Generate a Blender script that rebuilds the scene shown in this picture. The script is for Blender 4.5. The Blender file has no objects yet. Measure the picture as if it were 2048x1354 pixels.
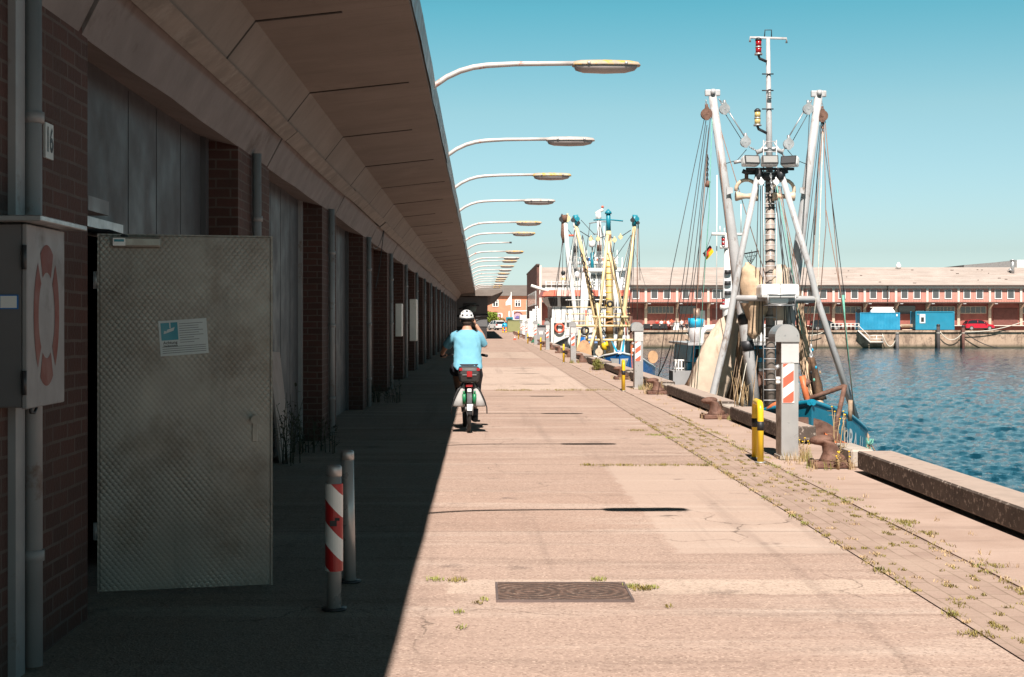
import bpy, bmesh, math, random
from mathutils import Vector, Matrix
random.seed(7)
R = math.radians
C = bpy.context.scene.collection
F = 2844.0; CX = 962.0; CY = 640.0; H = 1.6
def P(px, py, d):                       # a measured point of the photo at a surveyed distance
    return Vector(((px-CX)*d/F, d, H-(py-CY)*d/F))
# ------------------------------------------------------------------ mesh builder
class MB:
    def __init__(s): s.v=[]; s.f=[]; s.m=[]; s.s=[]
    def add(s, vs, fs, m=0, sm=False):
        o=len(s.v); s.v.extend([Vector(v) for v in vs])
        for f in fs: s.f.append([i+o for i in f]); s.m.append(m); s.s.append(sm)
        return s
    def box(s,x0,x1,y0,y1,z0,z1,m=0):
        if x0>x1:x0,x1=x1,x0
        if y0>y1:y0,y1=y1,y0
        if z0>z1:z0,z1=z1,z0
        vs=[(x0,y0,z0),(x1,y0,z0),(x1,y1,z0),(x0,y1,z0),(x0,y0,z1),(x1,y0,z1),(x1,y1,z1),(x0,y1,z1)]
        return s.add(vs,[(3,2,1,0),(4,5,6,7),(0,1,5,4),(1,2,6,5),(2,3,7,6),(3,0,4,7)],m)
    def obox(s,c,size,rot=None,m=0):
        hx,hy,hz=[q/2 for q in size]; b=MB().box(-hx,hx,-hy,hy,-hz,hz)
        rm=rot if isinstance(rot,Matrix) else Matrix.Rotation(rot or 0,3,'Z')
        return s.add([rm@v+Vector(c) for v in b.v],b.f,m)
    def rbox(s,x0,x1,y0,y1,z0,z1,r=.02,m=0):   # chamfered box
        c=Vector(((x0+x1)/2,(y0+y1)/2,(z0+z1)/2)); h=Vector((abs(x1-x0)/2,abs(y1-y0)/2,abs(z1-z0)/2))
        bm=bmesh.new(); bmesh.ops.create_cube(bm,size=2)
        for v in bm.verts: v.co=Vector((v.co.x*h.x,v.co.y*h.y,v.co.z*h.z))+c
        bmesh.ops.bevel(bm,geom=bm.edges[:],offset=min(r,h.x*.9,h.y*.9,h.z*.9),segments=2,affect='EDGES',profile=.6)
        bm.verts.index_update()
        s.add([v.co.copy() for v in bm.verts],[[v.index for v in f.verts] for f in bm.faces],m); bm.free(); return s
    def tube(s,pts,r,n=8,m=0,cap=True,sm=True):
        pts=[Vector(p) for p in pts]; rs=r if isinstance(r,(list,tuple)) else [r]*len(pts)
        o=len(s.v); up=None; k=len(pts)
        for i,p in enumerate(pts):
            t=(pts[min(i+1,k-1)]-pts[max(i-1,0)])
            if t.length<1e-9: t=Vector((0,0,1))
            t.normalize()
            if up is None:
                up=Vector((0,0,1)) if abs(t.z)<.9 else Vector((0,1,0))
            a=t.cross(up)
            if a.length<1e-6: a=t.orthogonal()
            a.normalize(); b=a.cross(t).normalized(); up=b
            for j in range(n):
                q=2*math.pi*j/n; s.v.append(p+a*(rs[i]*math.cos(q))+b*(rs[i]*math.sin(q)))
        for i in range(k-1):
            for j in range(n):
                j2=(j+1)%n; s.f.append([o+i*n+j,o+i*n+j2,o+(i+1)*n+j2,o+(i+1)*n+j]); s.m.append(m); s.s.append(sm)
        if cap:
            s.f.append([o+j for j in range(n)][::-1]); s.m.append(m); s.s.append(False)
            s.f.append([o+(k-1)*n+j for j in range(n)]); s.m.append(m); s.s.append(False)
        return s
    def loft(s,rings,m=0,sm=True,cap=True,closed=True):    # rings: lists of equal length
        o=len(s.v); n=len(rings[0])
        for rg in rings: s.v.extend([Vector(p) for p in rg])
        for i in range(len(rings)-1):
            for j in range(n if closed else n-1):
                j2=(j+1)%n; s.f.append([o+i*n+j,o+i*n+j2,o+(i+1)*n+j2,o+(i+1)*n+j]); s.m.append(m); s.s.append(sm)
        if cap and closed:
            s.f.append([o+j for j in range(n)][::-1]); s.m.append(m); s.s.append(False)
            q=o+(len(rings)-1)*n; s.f.append([q+j for j in range(n)]); s.m.append(m); s.s.append(False)
        return s
    def lathe(s,prof,c=(0,0,0),axis='Z',n=20,m=0,sm=True):
        c=Vector(c); rings=[]
        for r,h in prof:
            rg=[]
            for j in range(n):
                a=2*math.pi*j/n; x,y=max(r,1e-4)*math.cos(a),max(r,1e-4)*math.sin(a)
                if axis=='Z': p=Vector((x,y,h))
                elif axis=='Y': p=Vector((x,h,-y))
                elif axis=='X': p=Vector((h,x,y))
                else: p=axis@Vector((x,y,h))
                rg.append(p+c)
            rings.append(rg)
        return s.loft(rings,m,sm)
    def ell(s,c,rx,ry,rz,m=0,n=12,k=8,rot=None):
        rings=[]; rm=rot or Matrix.Identity(3)
        for i in range(k+1):
            t=-math.pi/2+math.pi*i/k; cr=max(math.cos(t),.02)
            rings.append([Vector(c)+rm@Vector((rx*cr*math.cos(2*math.pi*j/n),ry*cr*math.sin(2*math.pi*j/n),rz*math.sin(t))) for j in range(n)])
        return s.loft(rings,m,True)
    def prism(s,poly,ext,m=0,sm=False):       # convex or mild-concave polygon (3-D) extruded by a vector
        ext=Vector(ext); n=len(poly); poly=[Vector(p) for p in poly]
        vs=poly+[p+ext for p in poly]
        fs=[list(range(n))[::-1],[n+i for i in range(n)]]+[[i,(i+1)%n,n+(i+1)%n,n+i] for i in range(n)]
        s.add(vs,fs[:2],m); o=len(s.v)-2*n
        for f in fs[2:]: s.f.append([o+i for i in f]); s.m.append(m); s.s.append(sm)
        return s
    def quad(s,a,b,c,d,m=0): return s.add([a,b,c,d],[(0,1,2,3)],m)
    def poly(s,ps,m=0): return s.add(ps,[tuple(range(len(ps)))],m)
    def merge(s,o,mo=0):
        k=len(s.v); s.v.extend(o.v)
        for f,m,q in zip(o.f,o.m,o.s): s.f.append([i+k for i in f]); s.m.append(m+mo); s.s.append(q)
        return s
    def xf(s,mat):
        s.v=[mat@v for v in s.v]; return s
    def build(s,name,mats,parent=None,bevel=0,recalc=True):
        if not isinstance(mats,(list,tuple)): mats=[mats]
        off=Vector((0,0,0)); q=parent
        while q is not None: off+=q.location; q=q.parent
        me=bpy.data.meshes.new(name)
        me.from_pydata([v-off for v in s.v],[],s.f)
        for m in mats: me.materials.append(m)
        me.polygons.foreach_set('material_index',s.m); me.polygons.foreach_set('use_smooth',s.s)
        if recalc:
            bm=bmesh.new(); bm.from_mesh(me); bmesh.ops.recalc_face_normals(bm,faces=bm.faces[:])
            if bevel: bmesh.ops.bevel(bm,geom=[e for e in bm.edges if len(e.link_faces)==2 and e.calc_face_angle(0)>.7],offset=bevel,segments=1,affect='EDGES')
            bm.to_mesh(me); bm.free()
        me.update()
        o=bpy.data.objects.new(name,me); C.objects.link(o)
        if parent is not None: o.parent=parent
        return o
def tag(o,label=None,cat=None,group=None,kind=None):
    if label: o['label']=label
    if cat: o['category']=cat
    if group: o['group']=group
    if kind: o['kind']=kind
    return o
def thing(name,loc,label,cat,group=None):
    o=bpy.data.objects.new(name,None); C.objects.link(o); o.location=loc; o.empty_display_size=.2
    return tag(o,label,cat,group)
def copy_tree(o,parent=None):
    c=o.copy(); C.objects.link(c)
    if parent is not None: c.parent=parent
    for ch in list(o.children): copy_tree(ch,c)
    return c
def place(proto,used,loc,rz=0,label=None,scale=None):
    o=proto if not used else copy_tree(proto)
    o.location=loc; o.rotation_euler=(0,0,rz)
    if label: o['label']=label
    if scale: o.scale=(scale,)*3
    return o
def clip(poly,a,b,c):                    # keep a*x+b*y+c>=0 of a 2-D polygon
    out=[]
    for i,p in enumerate(poly):
        q=poly[(i+1)%len(poly)]; dp=a*p[0]+b*p[1]+c; dq=a*q[0]+b*q[1]+c
        if dp>=0: out.append(p)
        if (dp>=0)!=(dq>=0):
            t=dp/(dp-dq); out.append((p[0]+(q[0]-p[0])*t,p[1]+(q[1]-p[1])*t))
    return out
def stripes(mb,rect,fn,period,slope,m0,m1,phase=0):   # diagonal bands over a (u,v) rectangle, mapped by fn
    u0,u1,v0,v1=rect; k0=int((v0-abs(slope)*(u1-u0))/period)-3; k1=int((v1+abs(slope)*(u1-u0))/period)+4
    for k in range(2*k0,2*k1):
        lo=k*period/2+phase; hi=lo+period/2
        p=[(u0,v0),(u1,v0),(u1,v1),(u0,v1)]
        p=clip(p,-slope,1,-lo)
        if len(p)>2: p=clip(p,slope,-1,hi)
        if len(p)>2: mb.poly([fn(*q) for q in p],m1 if k%2 else m0)
def textmb(txt,size,fn,bold=0):             # letters as a flat mesh mapped by fn(u,v); centred on (0,0)
    cu=bpy.data.curves.new('t','FONT'); cu.body=txt; cu.size=size; cu.align_x='CENTER'; cu.align_y='CENTER'; cu.offset=bold; cu.resolution_u=3
    o=bpy.data.objects.new('t',cu); C.objects.link(o)
    dg=bpy.context.evaluated_depsgraph_get(); me=bpy.data.meshes.new_from_object(o.evaluated_get(dg))
    mb=MB(); mb.add([fn(v.co.x,v.co.y) for v in me.vertices],[list(p.vertices) for p in me.polygons])
    bpy.data.objects.remove(o); bpy.data.curves.remove(cu); bpy.data.meshes.remove(me)
    return mb
def skin(joints,edges,root=0,sub=2):       # joints: (x,y,z,r or (rx,ry)); a continuous body grown over a skeleton
    me=bpy.data.meshes.new('s'); me.from_pydata([j[:3] for j in joints],edges,[])
    o=bpy.data.objects.new('s',me); C.objects.link(o)
    o.modifiers.new('k','SKIN'); sl=me.skin_vertices[0] if me.skin_vertices else None
    if sl is None:
        bpy.context.view_layer.update(); sl=me.skin_vertices[0]
    for i,j in enumerate(joints):
        r=j[3]; sl.data[i].radius=r if isinstance(r,tuple) else (r,r); sl.data[i].use_root=(i==root)
    su=o.modifiers.new('u','SUBSURF'); su.levels=sub; su.render_levels=sub
    dg=bpy.context.evaluated_depsgraph_get(); dg.update()
    m2=bpy.data.meshes.new_from_object(o.evaluated_get(dg))
    mb=MB(); mb.add([v.co.copy() for v in m2.vertices],[list(p.vertices) for p in m2.polygons],0,True)
    bpy.data.objects.remove(o); bpy.data.meshes.remove(me); bpy.data.meshes.remove(m2)
    return mb
def catenary(a,b,sag,n=14):
    a=Vector(a); b=Vector(b); return [a.lerp(b,i/n)-Vector((0,0,sag*4*(i/n)*(1-i/n))) for i in range(n+1)]
# ------------------------------------------------------------------ materials
def nodes(name):
    m=bpy.data.materials.new(name); m.use_nodes=True; nt=m.node_tree
    return m,nt,nt.nodes,nt.links,nt.nodes['Principled BSDF']
def noise(nt,vec,scale,detail=4,rough=.55,sc=None):
    n=nt.nodes.new('ShaderNodeTexNoise'); n.inputs['Scale'].default_value=scale; n.inputs['Detail'].default_value=detail; n.inputs['Roughness'].default_value=rough
    if sc:
        mp=nt.nodes.new('ShaderNodeMapping'); mp.inputs['Scale'].default_value=sc; nt.links.new(vec,mp.inputs['Vector']); vec=mp.outputs['Vector']
    nt.links.new(vec,n.inputs['Vector']); return n.outputs['Fac']
def mapr(nt,fac,a,b,lo=0,hi=1):
    n=nt.nodes.new('ShaderNodeMapRange'); n.inputs['From Min'].default_value=a; n.inputs['From Max'].default_value=b; n.inputs['To Min'].default_value=lo; n.inputs['To Max'].default_value=hi
    nt.links.new(fac,n.inputs['Value']); return n.outputs['Result']
def mix(nt,fac,a,b,mode='MIX'):
    n=nt.nodes.new('ShaderNodeMix'); n.data_type='RGBA'; n.blend_type=mode
    for s,x in ((0,fac),(6,a),(7,b)):
        if isinstance(x,(int,float)): n.inputs[s].default_value=x
        elif isinstance(x,tuple): n.inputs[s].default_value=(*x,1) if len(x)==3 else x
        else: nt.links.new(x,n.inputs[s])
    return n.outputs[2]
def math_(nt,op,a,b=None):
    n=nt.nodes.new('ShaderNodeMath'); n.operation=op
    for i,x in enumerate((a,b)):
        if x is None: continue
        if isinstance(x,(int,float)): n.inputs[i].default_value=x
        else: nt.links.new(x,n.inputs[i])
    return n.outputs[0]
def pos(nt):
    return nt.nodes.new('ShaderNodeNewGeometry').outputs['Position']
def xyz(nt,v):
    n=nt.nodes.new('ShaderNodeSeparateXYZ'); nt.links.new(v,n.inputs[0]); return n.outputs
def comb(nt,x,y,z):
    n=nt.nodes.new('ShaderNodeCombineXYZ')
    for i,q in enumerate((x,y,z)):
        if isinstance(q,(int,float)): n.inputs[i].default_value=q
        else: nt.links.new(q,n.inputs[i])
    return n.outputs[0]
def bump(nt,b,h,strength,dist=.02):
    n=nt.nodes.new('ShaderNodeBump'); n.inputs['Strength'].default_value=strength; n.inputs['Distance'].default_value=dist
    nt.links.new(h,n.inputs['Height']); nt.links.new(n.outputs[0],b.inputs['Normal']); return n
def M(name,col,rough=.6,metal=0,var=.18,scale=2.5,bmp=.15,bs=40,col2=None,thr=(.52,.68),s2=4,streak=None,spec=.5):
    m,nt,N,L,b=nodes(name); p=pos(nt)
    lo=tuple(c*(1-var) for c in col); hi=tuple(min(1,c*(1+var)) for c in col)
    c=mix(nt,mapr(nt,noise(nt,p,scale,6),.3,.7),lo,hi)
    if col2: c=mix(nt,mapr(nt,noise(nt,p,s2,8,.65,streak),*thr),c,col2)
    L.new(c,b.inputs['Base Color'])
    L.new(mapr(nt,noise(nt,p,scale*3,3),.3,.7,max(0,rough-.12),min(1,rough+.12)),b.inputs['Roughness'])
    b.inputs['Metallic'].default_value=metal; b.inputs['Specular IOR Level'].default_value=spec
    if bmp: bump(nt,b,noise(nt,p,bs,4),bmp,.01)
    return m
RUST=(.19,.075,.035)
m_white=M('white_paint',(.76,.74,.71),.45,var=.06,col2=(.42,.33,.27),thr=(.62,.8),s2=3)
m_whiteclean=M('clean_white',(.8,.79,.78),.4,var=.03,bmp=.02)
m_galv=M('galvanised_steel',(.42,.42,.43),.42,.55,var=.2,scale=5,bmp=.08)
m_spar=M('grey_spar_paint',(.50,.49,.495),.38,.1,var=.12,scale=3,bmp=.05,col2=(.25,.19,.16),thr=(.57,.70),s2=7,streak=(1,1,.4))
m_mastbrown=M('mast_primer',(.33,.27,.235),.5,.0,var=.15,col2=(.2,.15,.12),thr=(.55,.7))
m_dark=M('dark_metal',(.045,.045,.05),.5,.3,var=.3)
m_black=M('black_rubber',(.016,.016,.018),.55,var=.3,bmp=.1)
m_rust=M('rusty_iron',(.165,.085,.06),.75,.1,var=.35,scale=9,bmp=.5,bs=60,col2=(.10,.045,.03),thr=(.5,.62),s2=12)
m_orange=M('orange_primer',(.60,.155,.055),.55,var=.2,col2=(.22,.09,.05),thr=(.56,.68),s2=7)
m_rope=M('rope',(.36,.25,.17),.9,var=.3,scale=20,bmp=.5,bs=120)
m_ropeg=M('green_rope',(.16,.42,.33),.9,var=.2,scale=20,bmp=.4,bs=120)
m_ropew=M('white_rope',(.62,.58,.5),.9,var=.2,scale=20,bmp=.4,bs=120)
m_roper=M('red_brown_rope',(.28,.16,.115),.9,var=.2,scale=20,bmp=.4,bs=120)
m_wire=M('dark_wire',(.05,.048,.05),.55,.3,var=.3,bmp=0)
m_blueh=M('turquoise_hull_paint',(.009,.23,.355),.35,var=.12,scale=1.5,bmp=.05,col2=(.05,.16,.22),thr=(.6,.75))
m_blue2=M('royal_blue_hull_paint',(.012,.15,.47),.3,var=.1,scale=1.2,bmp=.04)
m_cyan=M('bright_blue_paint',(.02,.36,.58),.38,var=.08,bmp=.05)
m_teal=M('teal_paint',(.01,.22,.30),.4,var=.1,bmp=.05)
m_yellow=M('yellow_paint',(.80,.50,.02),.38,var=.07,bmp=.03)
m_yellowb=M('cream_yellow_paint',(.80,.61,.34),.42,var=.12,bmp=.05,col2=(.45,.2,.06),thr=(.6,.75),s2=5)
m_redp=M('red_paint',(.55,.045,.03),.4,var=.1,bmp=.03)
m_redst=M('red_stripe',(.62,.11,.06),.45,var=.1,bmp=.02)
m_net=M('beige_net',(.60,.42,.28),.95,var=.2,scale=6,bmp=.9,bs=70,col2=(.36,.22,.13),thr=(.6,.74),s2=9,streak=(1,1,.4))
m_netd=M('brown_net',(.15,.085,.05),.95,var=.4,scale=12,bmp=.9,bs=80,col2=(.05,.03,.02),thr=(.5,.62),s2=9,streak=(1,1,.2))
m_netl=M('pale_net',(.62,.49,.38),.95,var=.12,scale=5,bmp=.7,bs=50,col2=(.42,.29,.2),thr=(.58,.72),s2=5,streak=(1,1,.3))
m_netg=M('green_net',(.02,.22,.12),.95,var=.3,scale=12,bmp=.9,bs=80)
def glass(name,col=(.02,.025,.03),rough=.05):
    m,nt,N,L,b=nodes(name); b.inputs['Base Color'].default_value=(*col,1); b.inputs['Roughness'].default_value=rough; b.inputs['Specular IOR Level'].default_value=.6
    p=pos(nt); bump(nt,b,noise(nt,p,1.5,1),.03,.02); return m
m_glass=glass('dark_glass'); m_glassg=glass('grey_glass',(.09,.09,.095),.12)
m_lens=glass('lamp_lens',(.35,.34,.33),.2); m_redlens=glass('red_lens',(.35,.01,.015),.15); m_ylens=glass('amber_lens',(.62,.45,.18),.2)
SKYTINT=(.80,1.0,.93); SKYSTR=.080; EXPO=.76; SUNROT=-1.1
SKYRAMP=[(0,(1.5,1.66,2.15)),(.02,(1.36,1.32,1.66)),(.047,(1.08,1.0,1.17)),(.144,(.95,1.0,.96)),(.216,(.48,.93,.88)),(.27,(.22,.45,.42)),(.35,(.11,.16,.15)),(.55,(.07,.085,.08)),(1,(.05,.06,.055))]
# ------------------------------------------------------------------ sky, sun, camera
SC=bpy.context.scene
W=bpy.data.worlds.new('World'); SC.world=W; W.use_nodes=True
nt=W.node_tree; sky=nt.nodes.new('ShaderNodeTexSky'); sky.sky_type='NISHITA'; sky.sun_disc=False
EL=52
sky.sun_elevation=R(EL); sky.sun_rotation=R(180); sky.air_density=1.0; sky.dust_density=1.2; sky.ozone_density=1.0; sky.altitude=0
tc=nt.nodes.new('ShaderNodeTexCoord'); el=xyz(nt,tc.outputs['Generated'])[2]
rp=nt.nodes.new('ShaderNodeValToRGB'); rp.color_ramp.elements.remove(rp.color_ramp.elements[0])
for i,(z,c) in enumerate(SKYRAMP):        # the clear sky deepens quickly from the bright horizon; overhead darkened to thin the fill light in shade
    e=rp.color_ramp.elements[0] if i==0 else rp.color_ramp.elements.new(z)
    e.position=z; e.color=(*[q*t*.4 for q,t in zip(c,SKYTINT)],1)
nt.links.new(el,rp.inputs[0])
tint=mix(nt,1.0,mix(nt,1.0,sky.outputs[0],rp.outputs[0],'MULTIPLY'),(2.5,2.5,2.5),'MULTIPLY')
nt.links.new(tint,nt.nodes['Background'].inputs['Color']); nt.nodes['Background'].inputs['Strength'].default_value=SKYSTR
sl=bpy.data.lights.new('sun','SUN'); sl.energy=5.0; sl.angle=R(.53); sl.color=(1,.93,.85)
so=bpy.data.objects.new('sun',sl); C.objects.link(so); so.location=(0,-20,40); so.rotation_euler=(R(90-EL),0,R(SUNROT))
cd=bpy.data.cameras.new('camera'); co=bpy.data.objects.new('camera',cd); C.objects.link(co)
cd.sensor_width=36; cd.lens=36*F/2048; co.location=(0,0,H); co.rotation_euler=(R(90),0,0)
cd.shift_x=(1024-CX)/2048; cd.shift_y=-(677-CY)/2048; cd.clip_end=6000; cd.clip_start=.05
SC.camera=co
SC.view_settings.view_transform='Standard'; SC.view_settings.look='None'; SC.view_settings.gamma=1; SC.view_settings.exposure=EXPO
SC.render.engine='CYCLES'; SC.cycles.max_bounces=6; SC.cycles.diffuse_bounces=1; SC.cycles.use_denoising=True
# ------------------------------------------------------------------ ground
def ground_mat():
    m,nt,N,L,b=nodes('quay_concrete'); p=pos(nt); s=xyz(nt,p)
    c=mix(nt,mapr(nt,noise(nt,p,.5,6),.3,.7),(.355,.235,.185),(.415,.29,.233))
    # slabs of different casts, their edges running across the quay
    v=nt.nodes.new('ShaderNodeTexVoronoi'); v.voronoi_dimensions='1D'; v.inputs['Scale'].default_value=1
    yy=math_(nt,'ADD',s[1],mapr(nt,noise(nt,p,.7,2),0,1,-.12,.12))
    nt.links.new(math_(nt,'MULTIPLY',yy,.36),v.inputs['W'])
    sep=nt.nodes.new('ShaderNodeSeparateColor'); nt.links.new(v.outputs['Color'],sep.inputs[0])
    c=mix(nt,mapr(nt,sep.outputs[0],0,1,0,.5),c,mix(nt,sep.outputs[1],(.31,.215,.175),(.48,.365,.31)))
    # long scuffs and washed-out streaks across
    st=mapr(nt,noise(nt,p,1.0,6,.65,(.22,2.0,1)),.52,.70)
    c=mix(nt,math_(nt,'MULTIPLY',st,.75),c,(.56,.45,.385))
    st2=mapr(nt,noise(nt,p,1.0,7,.7,(.35,2.6,1)),.52,.68)
    c=mix(nt,math_(nt,'MULTIPLY',st2,.6),c,(.18,.125,.10))
    # recast slabs and mortar bands, their edges frayed
    e1=mapr(nt,noise(nt,p,5,4,.7),0,1,-.10,.10); e2=mapr(nt,noise(nt,p,4.3,4,.7,(1,1,2)),0,1,-.09,.09)
    ux=math_(nt,'ADD',s[0],e1); uy=math_(nt,'ADD',s[1],e2)
    def boxm(x0,x1,y0,y1,sf=.03):
        r=None
        for v,lo,hi in ((ux,x0,x1),(uy,y0,y1)):
            q=math_(nt,'MULTIPLY',mapr(nt,v,lo-sf,lo+sf),mapr(nt,v,hi-sf,hi+sf,1,0)); r=q if r is None else math_(nt,'MULTIPLY',r,q)
        return r
    smooth=boxm(1.35,2.56,9.75,15.7)
    for bx,am,cc in (((1.35,2.56,9.75,15.7),.55,(.50,.385,.32)),((-.4,2.56,32.6,48),.75,(.55,.43,.36)),((-.3,2.56,60,71),.6,(.50,.39,.32)),((-.2,2.56,8.30,8.76),.65,(.56,.44,.36)),((.92,1.1,7.95,8.74),.4,(.46,.35,.29)),((-.12,.1,7.95,8.74),.4,(.46,.35,.29))):
        c=mix(nt,math_(nt,'MULTIPLY',boxm(*bx,.02 if bx[2]<12 else .1),am),c,cc)
    # tyre tracks, oil drips, old stains
    tr=mapr(nt,noise(nt,p,1,4,.6,(2.6,.07,1)),.56,.72); c=mix(nt,math_(nt,'MULTIPLY',tr,.5),c,(.17,.12,.10))
    oil=mapr(nt,noise(nt,p,1.7,5,.6),.62,.70); c=mix(nt,math_(nt,'MULTIPLY',oil,.6),c,(.11,.08,.07))
    oil=mapr(nt,noise(nt,p,.35,6,.65),.55,.72); c=mix(nt,math_(nt,'MULTIPLY',oil,.55),c,(.21,.145,.115))
    # cracks
    wv=nt.nodes.new('ShaderNodeVectorMath'); wv.operation='ADD'; L.new(p,wv.inputs[0]); nv=nt.nodes.new('ShaderNodeTexNoise'); nv.inputs['Scale'].default_value=1.6; nv.inputs['Detail'].default_value=5; L.new(p,nv.inputs['Vector'])
    sc_=nt.nodes.new('ShaderNodeVectorMath'); sc_.operation='SCALE'; sc_.inputs['Scale'].default_value=.9; L.new(nv.outputs['Color'],sc_.inputs[0]); L.new(sc_.outputs[0],wv.inputs[1])
    vc=nt.nodes.new('ShaderNodeTexVoronoi'); vc.feature='DISTANCE_TO_EDGE'; vc.inputs['Scale'].default_value=.36; L.new(wv.outputs[0],vc.inputs['Vector'])
    ck=math_(nt,'MULTIPLY',mapr(nt,vc.outputs['Distance'],.001,.005,1,0),mapr(nt,noise(nt,p,.5,2),.5,.58)); c=mix(nt,math_(nt,'MULTIPLY',ck,.7),c,(.09,.065,.05))
    # exposed aggregate
    sp=nt.nodes.new('ShaderNodeTexVoronoi'); sp.inputs['Scale'].default_value=80; L.new(p,sp.inputs['Vector'])
    se=nt.nodes.new('ShaderNodeSeparateColor'); L.new(sp.outputs['Color'],se.inputs[0])
    ag=math_(nt,'MULTIPLY',mapr(nt,se.outputs[0],.25,.95,0,.62),mapr(nt,smooth,0,1,1,.3))
    c=mix(nt,ag,c,mix(nt,se.outputs[1],(.14,.09,.07),(.62,.46,.37)))
    sm=math_(nt,'MULTIPLY',mapr(nt,noise(nt,p,26,5,.75),.54,.72),mapr(nt,smooth,0,1,.55,.2)); c=mix(nt,sm,c,(.17,.115,.09))
    # joints
    w=mapr(nt,noise(nt,p,6,3),0,1,-.012,.012)
    j=math_(nt,'ABSOLUTE',math_(nt,'SUBTRACT',math_(nt,'MODULO',math_(nt,'ADD',math_(nt,'ADD',s[1],w),101.28),4.98),2.49))
    jm=mapr(nt,j,.0,.014,1,0); c=mix(nt,math_(nt,'MULTIPLY',jm,.8),c,(.07,.05,.035))
    L.new(c,b.inputs['Base Color']); b.inputs['Roughness'].default_value=.85; b.inputs['Specular IOR Level'].default_value=.3
    h=math_(nt,'ADD',math_(nt,'MULTIPLY',sp.outputs['Distance'],.5),noise(nt,p,25,5,.7)); bump(nt,b,math_(nt,'SUBTRACT',h,jm),.45,.008)
    return m
def smooth_conc(name,a,c2,dirt=.35):
    m,nt,N,L,b=nodes(name); p=pos(nt)
    c=mix(nt,mapr(nt,noise(nt,p,1.1,7,.6),.3,.7),a,c2)
    st=mapr(nt,noise(nt,p,1.4,7,.7,(.4,2.2,1)),.52,.72); c=mix(nt,math_(nt,'MULTIPLY',st,dirt),c,(.22,.155,.125))
    c=mix(nt,mapr(nt,noise(nt,p,90,3,.8),.5,.75,0,.45),c,(.24,.17,.14))
    L.new(c,b.inputs['Base Color']); b.inputs['Roughness'].default_value=.85; b.inputs['Specular IOR Level'].default_value=.3
    bump(nt,b,noise(nt,p,60,5,.7),.3,.006); return m
def wall_conc():
    m,nt,N,L,b=nodes('quay_wall_concrete'); p=pos(nt)
    c=mix(nt,mapr(nt,noise(nt,p,.5,7,.65),.3,.7),(.42,.295,.215),(.53,.38,.28))
    d=mapr(nt,noise(nt,p,1.0,8,.75,(.55,.7,.2)),.47,.60); c=mix(nt,math_(nt,'MULTIPLY',d,.7),c,(.12,.075,.055))
    d2=mapr(nt,noise(nt,p,.8,8,.8),.52,.62); c=mix(nt,math_(nt,'MULTIPLY',d2,.7),c,(.09,.06,.045))
    z=xyz(nt,p)[2]; c=mix(nt,mapr(nt,z,-2.35,-1.75,1,0),c,(.045,.045,.025))
    L.new(c,b.inputs['Base Color']); b.inputs['Roughness'].default_value=.9; bump(nt,b,noise(nt,p,4,7,.7),.6,.05); return m
m_ground=ground_mat(); m_patch=smooth_conc('pale_patch',(.42,.31,.25),(.50,.38,.31)); m_apron=smooth_conc('apron_concrete',(.36,.25,.20),(.48,.355,.295),.6)
m_qwall=wall_conc()
EX=4.32; WZ=-2.4
g=MB()
g.quad((-400,-80,0),(EX,-80,0),(EX,182,0),(-400,182,0)); g.quad((-400,182,0),(9,182,0),(9,203,0),(-400,203,0)); g.quad((-2500,203,0),(2500,203,0),(2500,4000,0),(-2500,4000,0))
tag(g.build('ground',m_ground,recalc=False),kind='structure')
q=MB(); q.box(EX-.02,EX+.05,-80,181.9,-5,-.03); tag(q.build('quay_wall',m_qwall),'stained concrete wall of the near quay dropping to the water under the kerb beams','quay wall')
q=MB(); q.box(8.95,420,202.7,203,-5,.12)
for x in range(14,420,9): q.box(x,x+.12,202.62,202.72,-5,.1)
q.box(8.95,420,202.45,202.72,-.12,.14)
tag(q.build('quay_wall',m_qwall),'high weathered brown concrete wall of the quay across the water','quay wall')
q=MB(); q.quad((3.28,-20,.004),(EX-.02,-20,.004),(EX-.02,181.9,.004),(3.28,181.9,.004)); tag(q.build('apron',m_apron,recalc=False),kind='structure')
def paver_mat():
    m,nt,N,L,b=nodes('grey_pavers'); p=pos(nt); s=xyz(nt,p)
    w=mapr(nt,noise(nt,p,1.3,2),0,1,-.02,.02)
    t=nt.nodes.new('ShaderNodeTexBrick'); L.new(comb(nt,s[1],math_(nt,'ADD',s[0],w),0),t.inputs['Vector'])
    t.inputs['Scale'].default_value=1; t.inputs['Brick Width'].default_value=.25; t.inputs['Row Height'].default_value=.118; t.inputs['Mortar Size'].default_value=.006; t.inputs['Bias'].default_value=0
    t.inputs['Color1'].default_value=(.30,.205,.165,1); t.inputs['Color2'].default_value=(.38,.27,.22,1); t.inputs['Mortar'].default_value=(.19,.135,.095,1)
    c=mix(nt,mapr(nt,noise(nt,p,2,6),.3,.7,0,.8),t.outputs[0],(.42,.31,.25))
    c=mix(nt,mapr(nt,noise(nt,p,60,3,.8),.5,.75,0,.5),c,(.2,.14,.115))
    L.new(c,b.inputs['Base Color']); b.inputs['Roughness'].default_value=.88; b.inputs['Specular IOR Level'].default_value=.3
    bump(nt,b,t.outputs['Fac'],-.6,.01); return m
m_paver=paver_mat()
q=MB(); q.quad((2.54,-20,.008),(3.20,-20,.008),(3.20,110,.008),(2.54,110,.008)); tag(q.build('paved_strip',m_paver,recalc=False),kind='structure')
m_edge=smooth_conc('edging_stone',(.36,.26,.21),(.46,.34,.28))
q=MB()
y=-10
while y<110:
    l=random.uniform(.9,1.05); q.box(3.205+random.uniform(-.006,.006),3.285,y,y+l-.012,-.02,.016); y+=l
tag(q.build('edging',m_edge),kind='structure')
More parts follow.
